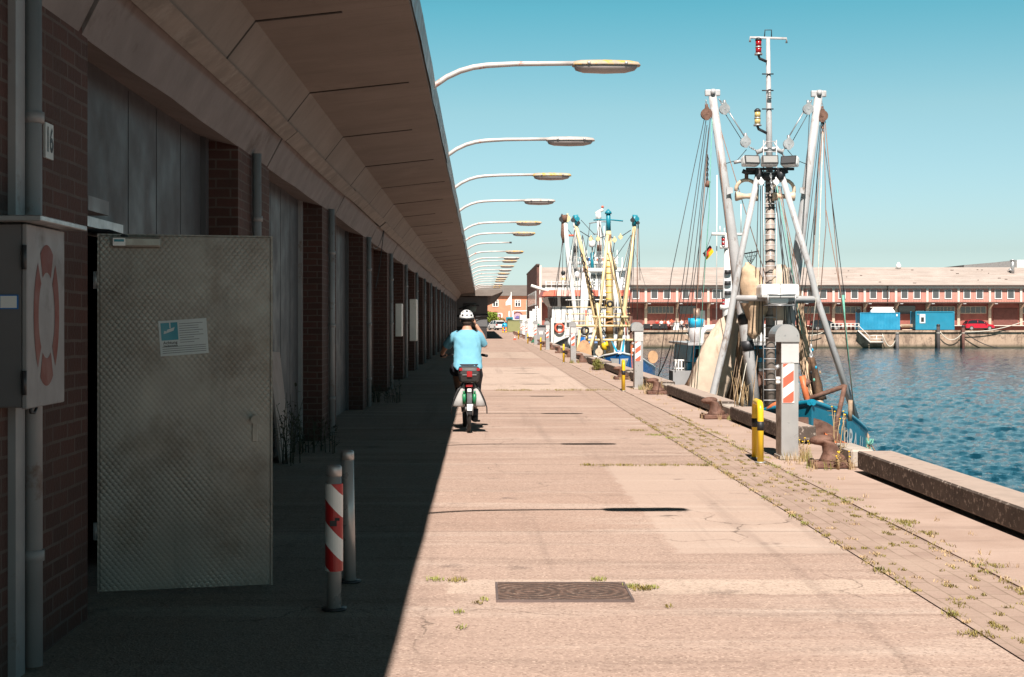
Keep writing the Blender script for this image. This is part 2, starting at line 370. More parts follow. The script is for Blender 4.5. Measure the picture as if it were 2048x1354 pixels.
# ------------------------------------------------------------------ water: a rippled surface, finest near the quay
from mathutils import noise as mn
def water_mat():
    m,nt,N,L,b=nodes('harbour_water'); p=pos(nt)
    b.inputs['Base Color'].default_value=(.003,.040,.068,1); b.inputs['Roughness'].default_value=.07; b.inputs['IOR'].default_value=1.33
    bump(nt,b,noise(nt,p,5,4,.6,(.8,1.2,1)),.35,.06); return m
m_water=water_mat()
def wave(x,y):
    s=1.0 if y<70 else max(.55,1-(y-70)/250)
    v=mn.noise(Vector((x*2.1+.35*y,y*3.3,0)))*.085+mn.noise(Vector((x*5.2-y*.8,y*7.2,3)))*.040+mn.noise(Vector((x*.45,y*.7,7)))*.05
    if y<45: v+=mn.noise(Vector((x*8.5,y*11,5)))*.010
    return WZ+v*s
q=MB(); ys=[]; y=6.0
while y<203: ys.append(y); y*=1.0075
ys.append(204); nc=240
for y in ys:
    x1=.52*y+7
    for j in range(nc+1):
        x=4.2+(x1-4.2)*j/nc; q.v.append(Vector((x,y,wave(x,y))))
n=nc+1
for i in range(len(ys)-1):
    for j in range(nc): q.f.append([i*n+j,i*n+j+1,(i+1)*n+j+1,(i+1)*n+j]); q.m.append(0); q.s.append(True)
tag(q.build('water',m_water,recalc=False),kind='structure')
q=MB(); q.quad((3,-90,WZ-.16),(600,-90,WZ-.16),(600,204,WZ-.16),(3,204,WZ-.16)); tag(q.build('water',m_water,recalc=False),kind='structure')
# ------------------------------------------------------------------ kerb beams along the edge
m_beam=M('weathered_shaded_beam',(.085,.062,.05),.85,var=.3,scale=4,bmp=.5,bs=50,col2=(.34,.28,.24),thr=(.555,.63),s2=26,streak=(1,.7,.8))  # shade of the side faces is put into this base; pale flecks are weathering
m_block=M('pale_concrete_block',(.42,.36,.31),.85,var=.2,bmp=.4)
ords=['nearest','second','third','fourth','fifth','sixth','seventh','eighth','ninth','tenth','eleventh','twelfth','thirteenth','fourteenth','fifteenth','sixteenth','seventeenth','eighteenth','nineteenth','twentieth','twenty first','twenty second','twenty third','twenty fourth','twenty fifth']
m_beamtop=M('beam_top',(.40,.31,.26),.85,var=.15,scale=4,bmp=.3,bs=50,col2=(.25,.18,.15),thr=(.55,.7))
for k in range(-1,22):
    y0=16.3+7.6*(k-1); y1=y0+6.15
    if k==1: y0=18.25
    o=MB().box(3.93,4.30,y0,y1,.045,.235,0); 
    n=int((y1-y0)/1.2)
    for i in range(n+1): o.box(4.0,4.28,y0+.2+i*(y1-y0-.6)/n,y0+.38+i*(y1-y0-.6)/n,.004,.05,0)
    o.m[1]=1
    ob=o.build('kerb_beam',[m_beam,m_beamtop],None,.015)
    tag(ob,('weathered square kerb beam on the quay edge, '+ords[k+1]+' one from the camera') if k<12 else 'far weathered kerb beam low on the quay edge',cat='kerb',group='kerb beams along the quay edge')
for k in range(0,12):
    y0=22.5+7.6*(k-1); o=MB().box(3.99,4.24,y0+(.42 if k==0 else .02),y0+1.3,.004,.20)
    tag(o.build('kerb_block',m_block,None,.02),'pale concrete block behind the '+ords[k]+' rusty bollard on the quay edge','kerb','pale blocks between the kerb beams')
# rusty mooring bollards
t=thing('mooring_bollard',(0,0,0),'x','mooring bollard','rusty mooring bollards on the quay edge')
MB().rbox(-.21,.21,-.17,.17,.004,.07,.015).build('base_plate',m_rust,t)
b=MB(); path=[(.02,.06,.15),(.02,.10,.125),(.015,.16,.095),(0,.22,.088),(-.03,.265,.092),(-.07,.30,.10)]
rings=[]
for x,z,r in path: rings.append([(x+r*math.cos(a)*1.0,r*math.sin(a)*.95,z+.25*(x-.02)*math.cos(a)*r/.1) for a in [2*math.pi*i/18 for i in range(18)]])
b.loft(rings); b.ell((-.09,0,.295),.138,.088,.056,rot=Matrix.Rotation(R(-4),3,'Y'),n=18,k=10); b.ell((.07,0,.09),.1,.09,.06)
b.build('bollard_post',m_rust,t)
for i,(x,y) in enumerate(((-.17,-.13),(.17,-.13),(.17,.13),(-.17,.13))): MB().lathe([(.022,.068),(.022,.085),(.001,.086)],(x,y,0),n=6).build('bolt',m_rust,t)
for k in range(20):
    place(t,k>0,(3.78,15.4+7.6*k,.006),R(random.uniform(-6,6)),('rusty horned mooring bollard on the quay edge, '+ords[k]+' from the camera') if k<13 else 'tiny distant rusty mooring bollard in the far part of the row')
# ------------------------------------------------------------------ steel supply pedestals
m_steel=M('brushed_steel',(.43,.415,.41),.36,.35,var=.1,scale=3,bmp=.03,col2=(.25,.22,.2),thr=(.6,.8),streak=(3,3,.4))
m_refl=M('orange_red_reflector',(.66,.13,.075),.4,var=.06,bmp=.02)
m_steeld=M('shaded_steel_side',(.20,.155,.13),.4,.5,var=.3,scale=5,bmp=.05)  # dark tone of the unlit side is put into this steel colour
t=thing('supply_pedestal',(0,0,0),'x','supply pedestal','steel supply pedestals along the quay edge')
MB().box(-.097,.097,0,.3,.03,1.41).build('cabinet',m_steel,t)
o=MB().box(-.102,-.0975,.03,.28,.05,1.38)
for z in (.5,.95,1.2): o.box(-.106,-.1025,.05,.26,z,z+.3-.02)
o.build('side_panel',m_steeld,t)
h=MB(); n=14; prof=[]
for i in range(n+1):
    a=math.pi*i/n; prof.append((-.035-.14*math.cos(a),1.40+.145*math.sin(a)))
h.prism([(x,-.03,z) for x,z in prof]+[(.105,-.03,1.345),(-.175,-.03,1.345)],(0,.39,0)); h.build('hood',m_steel,t)
MB().box(-.1,.1,-.012,-.002,1.105,1.405).build('front_panel',M('panel_white',(.56,.54,.535),.45,var=.06,scale=6,col2=(.42,.37,.34),thr=(.58,.75),s2=8),t)
o=MB().box(-.085,.048,-.006,-.001,.645,1.10,0); stripes(o,(-.08,.043,.65,1.095),lambda u,v:(u,-.008,v),.235,.75,0,1,.05); o.build('warning_plate',[m_whiteclean,m_refl],t)
MB().box(-.115,.115,-.02,.32,.004,.04).build('plinth',m_block,t)
o=MB()
for zz in (.88,.92): o.tube([(-.10,.06,zz),(-.15,.06,zz)],.024,10)
o.build('socket',m_whiteclean,t); o=MB(); o.tube([(-.10,.1,1.06),(-.15,.1,1.04)],.03,10); o.build('socket',m_galv,t)
o=MB()
for x in (-.06,.08): o.tube([(x,-.03,1.42),(x,-.036,1.42)],.006,8)
o.build('rivet',m_galv,t)
for k,(x,y) in enumerate(((3.53,16.25),(3.63,32.7),(3.42,52.6),(3.52,75.0),(3.5,91),(3.62,113),(3.7,130))):
    place(t,k>0,(x,y,.006),0,['tall steel supply pedestal with red and white stripes nearest the camera','second steel supply pedestal, beside the blue bow of the yellow masted boat','third steel supply pedestal from the camera, before the white trawler','fourth steel supply pedestal from the camera, by the grey rubbish container','fifth steel supply pedestal from the camera, near the green net heap','sixth small steel supply pedestal far along the quay','last and smallest supply pedestal at the far end of the quay'][k])
# ------------------------------------------------------------------ yellow hoop guards
t=thing('guard_hoop',(0,0,0),'x','guard hoop','yellow and black guard hoops beside the pedestals')
def hoop(z0,z1,r):
    return None
pts=[(.0,0,0),(0,0,.56)]+[(0,.1-.1*math.cos(a),.56+.1*math.sin(a)) for a in [R(q) for q in (22,45,68,90)]]+[(0,.42+.1*math.sin(a),.56+.1*math.cos(a)) for a in [R(q) for q in (0,22,45,68,90)]]+[(0,.52,0)]
MB().tube(pts,.036,14).build('hoop',m_yellow,t)
for y in (0,.52): MB().tube([(0,y,.36),(0,y,.46)],.0375,14).build('black_band',m_black,t)
for y in (0,.52): MB().tube([(0,y,.0),(0,y,.012)],.06,14).build('foot_plate',m_galv,t)
for k,(x,y) in enumerate(((3.115,15.85),(3.19,31.8),(3.08,53),(3.08,73.4),(3.12,95),(3.1,118))):
    place(t,k>0,(x,y,.01),R(-4.2),('yellow and black steel guard hoop, '+ords[k]+' from the camera, left of its pedestal'))
# ------------------------------------------------------------------ brick quay shed on the left
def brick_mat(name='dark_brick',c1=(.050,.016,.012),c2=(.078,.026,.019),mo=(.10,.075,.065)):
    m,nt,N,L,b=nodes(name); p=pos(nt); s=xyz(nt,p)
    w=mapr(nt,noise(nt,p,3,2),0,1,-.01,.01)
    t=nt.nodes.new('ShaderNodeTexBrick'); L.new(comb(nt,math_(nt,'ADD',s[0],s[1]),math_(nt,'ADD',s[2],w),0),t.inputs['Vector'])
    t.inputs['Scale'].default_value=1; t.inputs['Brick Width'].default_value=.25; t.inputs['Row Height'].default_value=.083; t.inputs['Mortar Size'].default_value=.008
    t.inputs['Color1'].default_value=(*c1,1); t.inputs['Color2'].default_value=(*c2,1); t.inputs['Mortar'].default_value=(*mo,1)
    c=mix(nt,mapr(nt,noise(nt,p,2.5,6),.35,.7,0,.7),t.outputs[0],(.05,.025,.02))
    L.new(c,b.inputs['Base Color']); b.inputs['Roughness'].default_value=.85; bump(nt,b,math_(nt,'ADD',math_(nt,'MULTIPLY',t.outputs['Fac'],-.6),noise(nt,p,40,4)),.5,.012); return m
def soffit_mat():
    m,nt,N,L,b=nodes('board_marked_concrete'); p=pos(nt)
    c=mix(nt,mapr(nt,noise(nt,p,1.2,7,.6),.3,.7),(.185,.15,.13),(.235,.195,.172))
    st=mapr(nt,noise(nt,p,1,8,.7,(.9,7,3)),.5,.7); c=mix(nt,math_(nt,'MULTIPLY',st,.3),c,(.12,.095,.08))
    st=mapr(nt,noise(nt,p,1,5,.6,(1.2,.8,1.2)),.58,.75); c=mix(nt,math_(nt,'MULTIPLY',st,.4),c,(.32,.265,.23))
    L.new(c,b.inputs['Base Color']); b.inputs['Roughness'].default_value=.9; bump(nt,b,noise(nt,p,1,6,.7,(3,22,8)),.35,.02); return m
m_shadewhite=M('shade_dimmed_white',(.26,.245,.25),.6,var=.1,scale=3,bmp=.05,col2=(.15,.13,.125),thr=(.56,.75),s2=4); m_brick=brick_mat(); m_soffit=soffit_mat()  # cabinet door white is dimmed in its colour for the deep shade
m_beamc=M('painted_concrete_beam',(.19,.16,.155),.85,var=.15,scale=1.5,bmp=.35,bs=25,col2=(.10,.075,.065),thr=(.56,.72),s2=2)
m_board=M('timber_gutter_board',(.21,.17,.145),.85,var=.2,scale=3,bmp=.3,col2=(.28,.24,.21),thr=(.52,.7),s2=5)
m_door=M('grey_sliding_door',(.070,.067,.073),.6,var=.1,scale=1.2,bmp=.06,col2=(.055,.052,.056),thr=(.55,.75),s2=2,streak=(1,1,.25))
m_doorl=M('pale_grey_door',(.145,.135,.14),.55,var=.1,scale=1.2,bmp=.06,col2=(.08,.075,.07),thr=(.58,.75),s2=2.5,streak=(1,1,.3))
m_pipe=M('painted_downpipe',(.27,.26,.265),.5,var=.12,scale=3,bmp=.1,col2=(.16,.10,.08),thr=(.58,.7),s2=5)
m_zinc=M('zinc_fascia',(.30,.31,.32),.5,.3,var=.2,scale=3,bmp=.15,col2=(.1,.1,.1),thr=(.56,.7),s2=3,streak=(1,3,.3))
m_void=M('dark_interior',(.02,.018,.018),.9,bmp=0)
YE=124.0
sh=thing('quay_shed',(-2.1,-18,0),'long dark brick quay shed with a concrete canopy and grey doors on the left','shed')
WX=-2.1; BX=-2.4
PER=6.5; piers=[]
k=-3
while True:
    y0=12.29+PER*(k); y1=y0+1.8
    if y0>YE-2: break
    piers.append((max(y0,-18),y1)); k+=1
for y0,y1 in piers:
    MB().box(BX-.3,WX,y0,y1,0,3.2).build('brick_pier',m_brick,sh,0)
    o=MB(); yp=y0+.71
    o.tube([(WX+.055,yp,.02),(WX+.05,yp,3.12)],.042,12)
    for z in (.5,1.5,2.5): o.tube([(WX+.055,yp,z),(WX+.055,yp,z+.05)],.049,12)
    if y0<8: o.box(WX,WX+.035,yp-.19,yp-.06,0,3.1)
    o.build('downpipe',m_pipe,sh)
# lintel beams with open joints over the piers, cover board and canopy
y=-18.0; cuts=[13.95+PER*i for i in range(-4,18)]
seg=[-18]+[c for c in cuts if -18<c<YE]+[YE]
for a,b in zip(seg,seg[1:]):
    jy=.03
    pr=[(-2.1,3.10),(-1.955,3.385),(-2.02,3.44),(-2.6,3.5),(-2.6,3.19),(-2.4,3.18)]
    o=MB(); n=6; rs=[]
    for i in range(n+1):
        yy=a+jy+(b-a-2*jy)*i/n; rs.append([(x+random.uniform(-.006,.006),yy,z+random.uniform(-.008,.008)) for x,z in pr])
    o.loft(rs,sm=False); o.build('lintel_beam',m_beamc,sh)
    g0=random.uniform(.05,.16)
    o=MB(); rs=[]; dz=random.uniform(-.012,.012)
    for i in range(5):
        yy=a+g0/2+(b-a-g0)*i/4; w=random.uniform(-.008,.008); rs.append([(x,yy,z+w+dz) for x,z in [(-1.915,3.36),(-1.80,3.455),(-1.825,3.475),(-1.94,3.40)]])
    o.loft(rs,sm=False); o.build('cover_board',m_board,sh)
pr=[(-.505,4.05),(-.515,3.885),(-1.63,3.765),(-1.855,3.475),(-2.02,3.442),(-2.6,3.52),(-2.6,4.05)]
o=MB(); rs=[]
ys=[]; jy=[-18]+[10.29+3.26*i for i in range(-8,36) if -18<10.29+3.26*i<YE]+[YE]
o=MB()
for a,b in zip(jy,jy[1:]):
    dz=random.uniform(-.002,.002)
    o.loft([[(x,a+.003,z+dz*(i in(2,3))) for i,(x,z) in enumerate(pr)],[(x,b-.003,z+dz*(i in(2,3))) for i,(x,z) in enumerate(pr)]],sm=False)
o.build('canopy',m_soffit,sh)
m_jf=M('joint_filler',(.022,.016,.013),.9,bmp=0)
for y in jy[1:-1]:                    # dark open joints, visible as the ribs across the soffit
    l=random.uniform(.55,1.0); xe=-1.63+(1.63-.52)*l; za=3.765+(xe+1.63)/(1.115)*.12
    MB().prism([(-1.856,y-.02,3.47),(-1.634,y-.02,3.758),(xe,y-.02,za-.006),(xe,y-.02,za+.08),(-1.7,y-.02,3.85)],(0,random.uniform(.025,.05),0)).build('canopy_joint',m_jf,sh)
o=MB(); rs=[]; y=-18
while y<YE:
    w=random.uniform(-.01,.01); rs.append([(-.50+w,y,3.91),(-.478+w*.5,y,4.10),(-.56+w*.5,y,4.10),(-.503,y,4.06)]); y+=1.1
o.loft(rs,sm=False); o.build('fascia',m_zinc,sh)
MB().box(-9,-2.55,-18,YE,3.53,4.055).build('roof',m_zinc,sh)
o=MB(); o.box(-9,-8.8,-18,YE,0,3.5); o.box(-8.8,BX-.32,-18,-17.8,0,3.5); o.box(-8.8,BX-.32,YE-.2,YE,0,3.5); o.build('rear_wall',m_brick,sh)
# bay doors between the piers
for i,((a0,a1),(b0,b1)) in enumerate(zip(piers,piers[1:])):
    y0,y1=a1,b0
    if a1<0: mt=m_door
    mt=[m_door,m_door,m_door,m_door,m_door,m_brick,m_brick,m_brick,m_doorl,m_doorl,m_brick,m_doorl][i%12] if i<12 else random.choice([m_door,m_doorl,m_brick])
    o=MB()
    first=(abs(y0-7.59)<.05)
    if first:                               # the nearest bay: wicket opening behind the open steel door
        o.box(BX-.04,BX,y0,8.28,0,3.2); o.box(BX-.04,BX,8.28,9.3,2.16,3.2); o.box(BX-.04,BX,9.3,y1,0,3.2)
    else: o.box(BX-.04,BX,y0,y1,0,3.2)
    if mt is not m_brick:
        y=y0+.4
        while y<y1:                          # upright seams
            if not(first and 8.2<y<9.35): o.box(BX,BX+.004,y,y+.012,.02,3.16)
            y+=.84
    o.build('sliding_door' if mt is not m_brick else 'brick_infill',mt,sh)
    if mt is not m_brick and y1-y0>3:
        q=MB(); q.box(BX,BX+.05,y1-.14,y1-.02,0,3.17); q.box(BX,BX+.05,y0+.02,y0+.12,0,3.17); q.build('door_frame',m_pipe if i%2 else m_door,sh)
    if mt is m_brick:
        q=MB(); q.box(BX,BX+.16,y0+.1,y0+.22,0,1.9); q.build('guard_post',m_pipe,sh)
# white equipment cabinets hung on two far piers
MB().rbox(WX+.06,WX+.26,40.6,41.3,1.0,2.2,.02).build('wall_cabinet',m_white,sh)
MB().rbox(WX+.02,WX+.18,34.5,35.0,1.2,2.0,.02).build('wall_cabinet',m_white,sh)
# fallen cable hanging from the broken joint
MB().tube(catenary((-1.95,28.6,3.45),(-2.02,27.2,2.2),.12),.008,6).build('loose_cable',m_wire,sh)
MB().tube(catenary((-1.95,28.6,3.45),(-2.04,26.6,3.0),.2),.008,6).build('loose_cable',m_wire,sh)
# --- open embossed steel door (turned out towards the water)
def emboss_mat():
    m,nt,N,L,b=nodes('embossed_steel'); tc=nt.nodes.new('ShaderNodeTexCoord'); p=tc.outputs['Object']; s=xyz(nt,p)
    # hexagonal studs: two staggered lattices
    def lat(ox,oz):
        u=math_(nt,'SUBTRACT',math_(nt,'FRACT',math_(nt,'ADD',math_(nt,'MULTIPLY',s[0],31.0),ox)),.5)
        v=math_(nt,'SUBTRACT',math_(nt,'FRACT',math_(nt,'ADD',math_(nt,'MULTIPLY',s[2],25.0),oz)),.5)
        return math_(nt,'ADD',math_(nt,'MULTIPLY',u,u),math_(nt,'MULTIPLY',math_(nt,'MULTIPLY',v,v),1.3))
    d=math_(nt,'MINIMUM',lat(0,0),lat(.5,.5))
    h=mapr(nt,d,.02,.16,1,0)
    g=pos(nt)
    c=mix(nt,mapr(nt,noise(nt,g,2.0,5),.3,.7),(.22,.20,.177),(.29,.265,.24))
    c=mix(nt,mapr(nt,noise(nt,g,3,8,.7),.5,.72,0,.7),c,(.13,.09,.065))
    c=mix(nt,math_(nt,'MULTIPLY',mapr(nt,noise(nt,g,2,6,.7,(3,3,.5)),.55,.7),.35),c,(.1,.085,.075))
    L.new(c,b.inputs['Base Color']); b.inputs['Metallic'].default_value=.4
    L.new(mapr(nt,noise(nt,g,8,4),.3,.7,.36,.55),b.inputs['Roughness']); dn=noise(nt,g,1.8,3); bump(nt,b,math_(nt,'ADD',math_(nt,'MULTIPLY',h,mapr(nt,noise(nt,g,2.2,4,.6),.3,.7,.12,.55)),math_(nt,'MULTIPLY',dn,2.5)),.7,.005); return m
m_emb=emboss_mat()
dp=bpy.data.objects.new('open_door',None); C.objects.link(dp); dp.parent=sh; dp.location=Vector((-2.2,8.2,.03))-sh.location
dp['label']='open embossed steel door'
ang=math.atan2(.23,.95)
def D(x,y,z): return Vector((-2.2,8.2,.03))+Matrix.Rotation(ang,3,'Z')@Vector((x,y,z))
def dbox(name,m,*a,bev=0,rb=None):
    o=MB(); (o.rbox(*a,rb) if rb else o.box(*a)); o.v=[D(*v) for v in o.v]; return o.build(name,m,dp,bev)
o=MB().box(0,.98,0,.05,0,2.06); ob=o.v; o.v=[D(*v) for v in ob]; leaf=o.build('leaf',m_emb,dp,.004)
fr=MB().box(-.012,0,-.004,.054,0,2.06); fr.box(.98,.992,-.004,.054,0,2.06); fr.box(-.012,.992,-.004,.054,2.06,2.068); fr.v=[D(*v) for v in fr.v]; fr.build('edge_frame',m_emb,dp)
m_knob=M('worn_knob',(.26,.235,.21),.4,.4,var=.15)
dbox('door_closer',m_knob,.07,.345,-.055,-.001,1.99,2.05,rb=.012)
dbox('closer_label',m_whiteclean,.075,.145,-.058,-.0555,1.998,2.042)
o=textmb('Lifeboy',.02,lambda u,v:D(.11+u,-.0592,2.026+v)) if False else MB().box(.082,.138,-.0595,-.0582,2.02,2.034)
if True: o.v=[D(*v) for v in o.v]
o.build('closer_mark',m_teal,dp)
o=MB(); o.tube([D(.15,-.03,2.05),D(.05,.12,2.09),D(-.12,.2,2.1)],.012,8); o.build('closer_arm',m_dark,dp)
dbox('lock_plate',m_knob,.870,.902,-.010,-.001,.85,.99,rb=.008)
o=MB().tube([D(.885,-.012,.985),D(.885,-.05,.985)],.014,12).tube([D(.885,-.045,.985),D(.885,-.075,.985)],[.025,.027],16); o.build('handle',m_knob,dp)
for z in (.3,1.75):
    o=MB().tube([D(-.02,.02,z),D(-.02,.02,z+.1)],.016,10); o.build('hinge',m_galv,dp)
o=MB().box(WX-.32,WX-.28,8.24,8.3,0,2.16); o.box(BX+.002,BX+.10,8.16,8.25,0,2.2); o.box(BX+.002,BX+.06,8.25,9.3,2.16,2.22)
o.build('door_frame',m_galv,sh)
MB().box(BX+.002,BX+.26,7.75,8.18,2.2,2.28).build('ledge',m_doorl,sh)
# notice on the door

def NB(u,v,h=0): # notice plane
    q=Matrix.Rotation(R(4),2)@Vector((u,v)); return D(.475+q.x,-.0015-h,1.47+q.y)
nb=MB(); 
def nrect(mb,u0,u1,v0,v1,h,m=0): mb.quad(NB(u0,v0,h),NB(u1,v0,h),NB(u1,v1,h),NB(u0,v1,h),m)
nrect(nb,-.138,.138,-.103,.103,.0005,0); nrect(nb,-.127,-.03,-.012,.09,.001,1)
for i in range(4): nrect(nb,-.125,.125,-.088+i*.012,-.0855+i*.012,.001,2)
for i in range(9): nrect(nb,-.022,random.choice((.06,.09,.115)),-.03+i*.0135,-.0275+i*.0135,.001,2)
# camera pictogram
cam=[(-.1,.028),(-.055,.042),(-.047,.062),(-.09,.05)]
nb.poly([NB(u,v,.0015) for u,v in cam],0); nb.poly([NB(u,v,.0015) for u,v in [(-.112,.026),(-.1,.028),(-.095,.041),(-.108,.044)]],0); nrect(nb,-.077,-.070,.058,.09,.0015,0)
for f,(txt,sz,v) in enumerate((('Achtung',.024,-.027),('Videoüberwachung',.0105,-.045))): nb.merge(textmb(txt,sz,lambda u,w,v=v:NB(-.078+u,v+w,.0012),.0004),2)
nt_=nb.build('video_notice',[M('notice_paper',(.52,.56,.57),.6,var=.05,bmp=0),m_teal,m_black],None,recalc=False)
tag(nt_,'white and blue camera surveillance notice reading Achtung stuck on the open steel door','notice')
# house number plate
o=MB().box(WX+.001,WX+.012,6.82,6.945,2.38,2.55,0); o.merge(textmb('16',.14,lambda u,v:(WX+.0135,6.8825+u*.8,2.465+v*1.2),.003),1)
tag(o.build('number_plate',[M('plate_white',(.5,.5,.49),.5,bmp=0),m_black],None,recalc=False),'white house number plate 16 on the brick pier above the life ring cabinet','number plate')
# life ring cabinet
cb=thing('life_ring_cabinet',(-2.0,6.16,1.2),'grey cabinet with a red life ring painted on its door, on the near pier','cabinet')
MB().box(-2.098,-1.905,5.90,6.42,1.235,2.0).build('body',m_doorl,cb,.006)
MB().box(-1.904,-1.882,5.895,6.425,1.23,2.0).build('cabinet_door',m_shadewhite,cb,.004)
MB().box(-2.098,-1.80,5.82,6.50,2.006,2.03).build('roof_cap',m_galv,cb,.004)
o=MB()
for c,w in ((90,30),(270,30),(180,47),(0,47)):
    o2=[];n=10
    for i in range(n):
        a0=R(c-w+2*w*i/n); a1=R(c-w+2*w*(i+1)/n)
        f=lambda a,rx,rz:(-1.8805,6.16+rx*math.cos(a),1.62+rz*math.sin(a))
        o.quad(f(a0,.115,.185),f(a0,.18,.305),f(a1,.18,.305),f(a1,.115,.185))
o.build('ring_emblem',M('faded_red',(.17,.034,.022),.6,var=.15),cb,recalc=False)
o=MB().box(-1.998,-1.918,5.894,5.898,1.645,1.705,0); o.box(-1.992,-1.924,5.892,5.8935,1.65,1.70,1); o.build('sticker',[m_blue2,m_whiteclean],cb)
for z in (1.34,1.86): MB().tube([(-1.892,5.888,z-.05),(-1.892,5.888,z+.05)],.011,8).build('hinge',m_dark,cb)
MB().tube([(-1.9,6.0,1.235),(-1.9,6.0,1.21),(-1.9,6.05,1.205),(-1.9,6.08,1.225)],.007,6).build('padlock_loop',m_dark,cb)
# ------------------------------------------------------------------ steel bollards in the shade
t=thing('steel_bollard',(-.81,7.84,0),'steel bollard wrapped in a red and white striped sleeve, in the shade','bollard','two steel bollards in the shade of the canopy')
MB().tube([(-.81,7.84,0),(-.81,7.84,.765)],.040,20).build('post',m_steel,t)
MB().lathe([(.043,.74),(.043,.79),(.036,.8),(.001,.803)],(-.81,7.84,0),n=20).build('cap',m_galv,t)
o=MB(); n=24
for j in range(n):
    a0=2*math.pi*j/n; a1=2*math.pi*(j+1)/n
    us=[.049*math.cos(a0),.049*math.cos(a1)]
    def fn(u,v,a0=a0,a1=a1):
        a=a0+(a1-a0)*u; return (-.81+.0495*math.cos(a),7.84+.0495*math.sin(a),v)
    s0=-1.1*us[0]; s1=-1.1*us[1]
    for k in range(-2,8):
        lo=.20+k*.122; hi=lo+.122
        p=[(0,lo+s0),(1,lo+s1),(1,hi+s1),(0,hi+s0)]; p=clip(clip(p,0,1,-.22),0,-1,.70)
        if len(p)>2: o.poly([fn(*q) for q in p],(k+1)%2)
o.build('striped_sleeve',[m_whiteclean,M('sign_red',(.42,.018,.02),.4,var=.1,bmp=.02)],t)
o=MB()
o.box(-.828,-.79,7.7885,7.7895,.47,.5); o.box(-.80,-.775,7.789,7.79,.50,.515); o.build('peeled_patch',m_dark,t)
MB().lathe([(.07,0.0),(.07,.012),(.0,.013)],(-.81,7.84,.004),n=20).build('foot_plate',m_dark,t)
t2=thing('steel_bollard',(-.80,8.67,0),'plain bare steel bollard standing just behind the striped one','bollard','two steel bollards in the shade of the canopy')
MB().tube([(-.80,8.67,0),(-.815,8.67,.77)],.038,20).build('post',m_steel,t2)
MB().lathe([(.041,.75),(.041,.795),(.034,.805),(.001,.808)],(-.815,8.67,0),n=20).build('cap',m_galv,t2)
MB().lathe([(.07,0.0),(.07,.012),(.0,.013)],(-.80,8.67,.004),n=20).build('foot_plate',m_dark,t2)
tag(MB().prism([(-2.39,15.85,1.25),(-2.39,16.72,1.22),(-2.25,16.72,.01),(-2.25,15.85,.01)],(.025,0,.003)).build('leaning_board',M('pale_board',(.30,.235,.215),.7,var=.08,scale=2),None),'pale pinkish board leaning against the grey door beyond the open steel door','board')
# ------------------------------------------------------------------ manhole cover
def cover_mat():
    m,nt,N,L,b=nodes('iron_cover'); p=pos(nt); s=xyz(nt,p)
    def ring(cx):
        dx=math_(nt,'SUBTRACT',s[0],cx); dy=math_(nt,'SUBTRACT',s[1],8.33)
        r=math_(nt,'SQRT',math_(nt,'ADD',math_(nt,'MULTIPLY',dx,dx),math_(nt,'MULTIPLY',dy,dy)))
        return r
    r=math_(nt,'MINIMUM',ring(.29),ring(.66))
    w=math_(nt,'SINE',math_(nt,'MULTIPLY',r,105.0))
    ck=nt.nodes.new('ShaderNodeTexVoronoi'); ck.inputs['Scale'].default_value=38; L.new(p,ck.inputs['Vector'])
    h=math_(nt,'ADD',math_(nt,'MULTIPLY',w,.4),math_(nt,'MULTIPLY',ck.outputs['Distance'],1.2))
    c=mix(nt,mapr(nt,noise(nt,p,9,6,.7),.35,.65),(.11,.07,.055),(.20,.12,.09)); c=mix(nt,mapr(nt,noise(nt,p,30,5,.8),.58,.66),c,(.42,.32,.25)); c=mix(nt,mapr(nt,h,.2,.9,.6,0),c,(.05,.035,.03)); c=mix(nt,math_(nt,'MULTIPLY',mapr(nt,w,.3,.9),mapr(nt,noise(nt,p,14,5,.7),.45,.65,0,.22)),c,(.40,.30,.245))
    L.new(c,b.inputs['Base Color']); b.inputs['Roughness'].default_value=.75; b.inputs['Metallic'].default_value=.2; bump(nt,b,h,.8,.01); return m
t=thing('manhole_cover',(.48,8.33,0),'rectangular rusty iron cover with two ring patterns set in the sunlit concrete','manhole cover')
MB().box(.10,.855,8.07,8.60,-.02,.012).build('lid',cover_mat(),t)
o=MB(); o.box(.085,.099,8.055,8.615,-.02,.014); o.box(.856,.87,8.055,8.615,-.02,.014); o.box(.10,.855,8.055,8.068,-.02,.014); o.box(.10,.855,8.602,8.615,-.02,.014); o.build('frame',M('cover_frame',(.17,.125,.115),.6,.3),t)
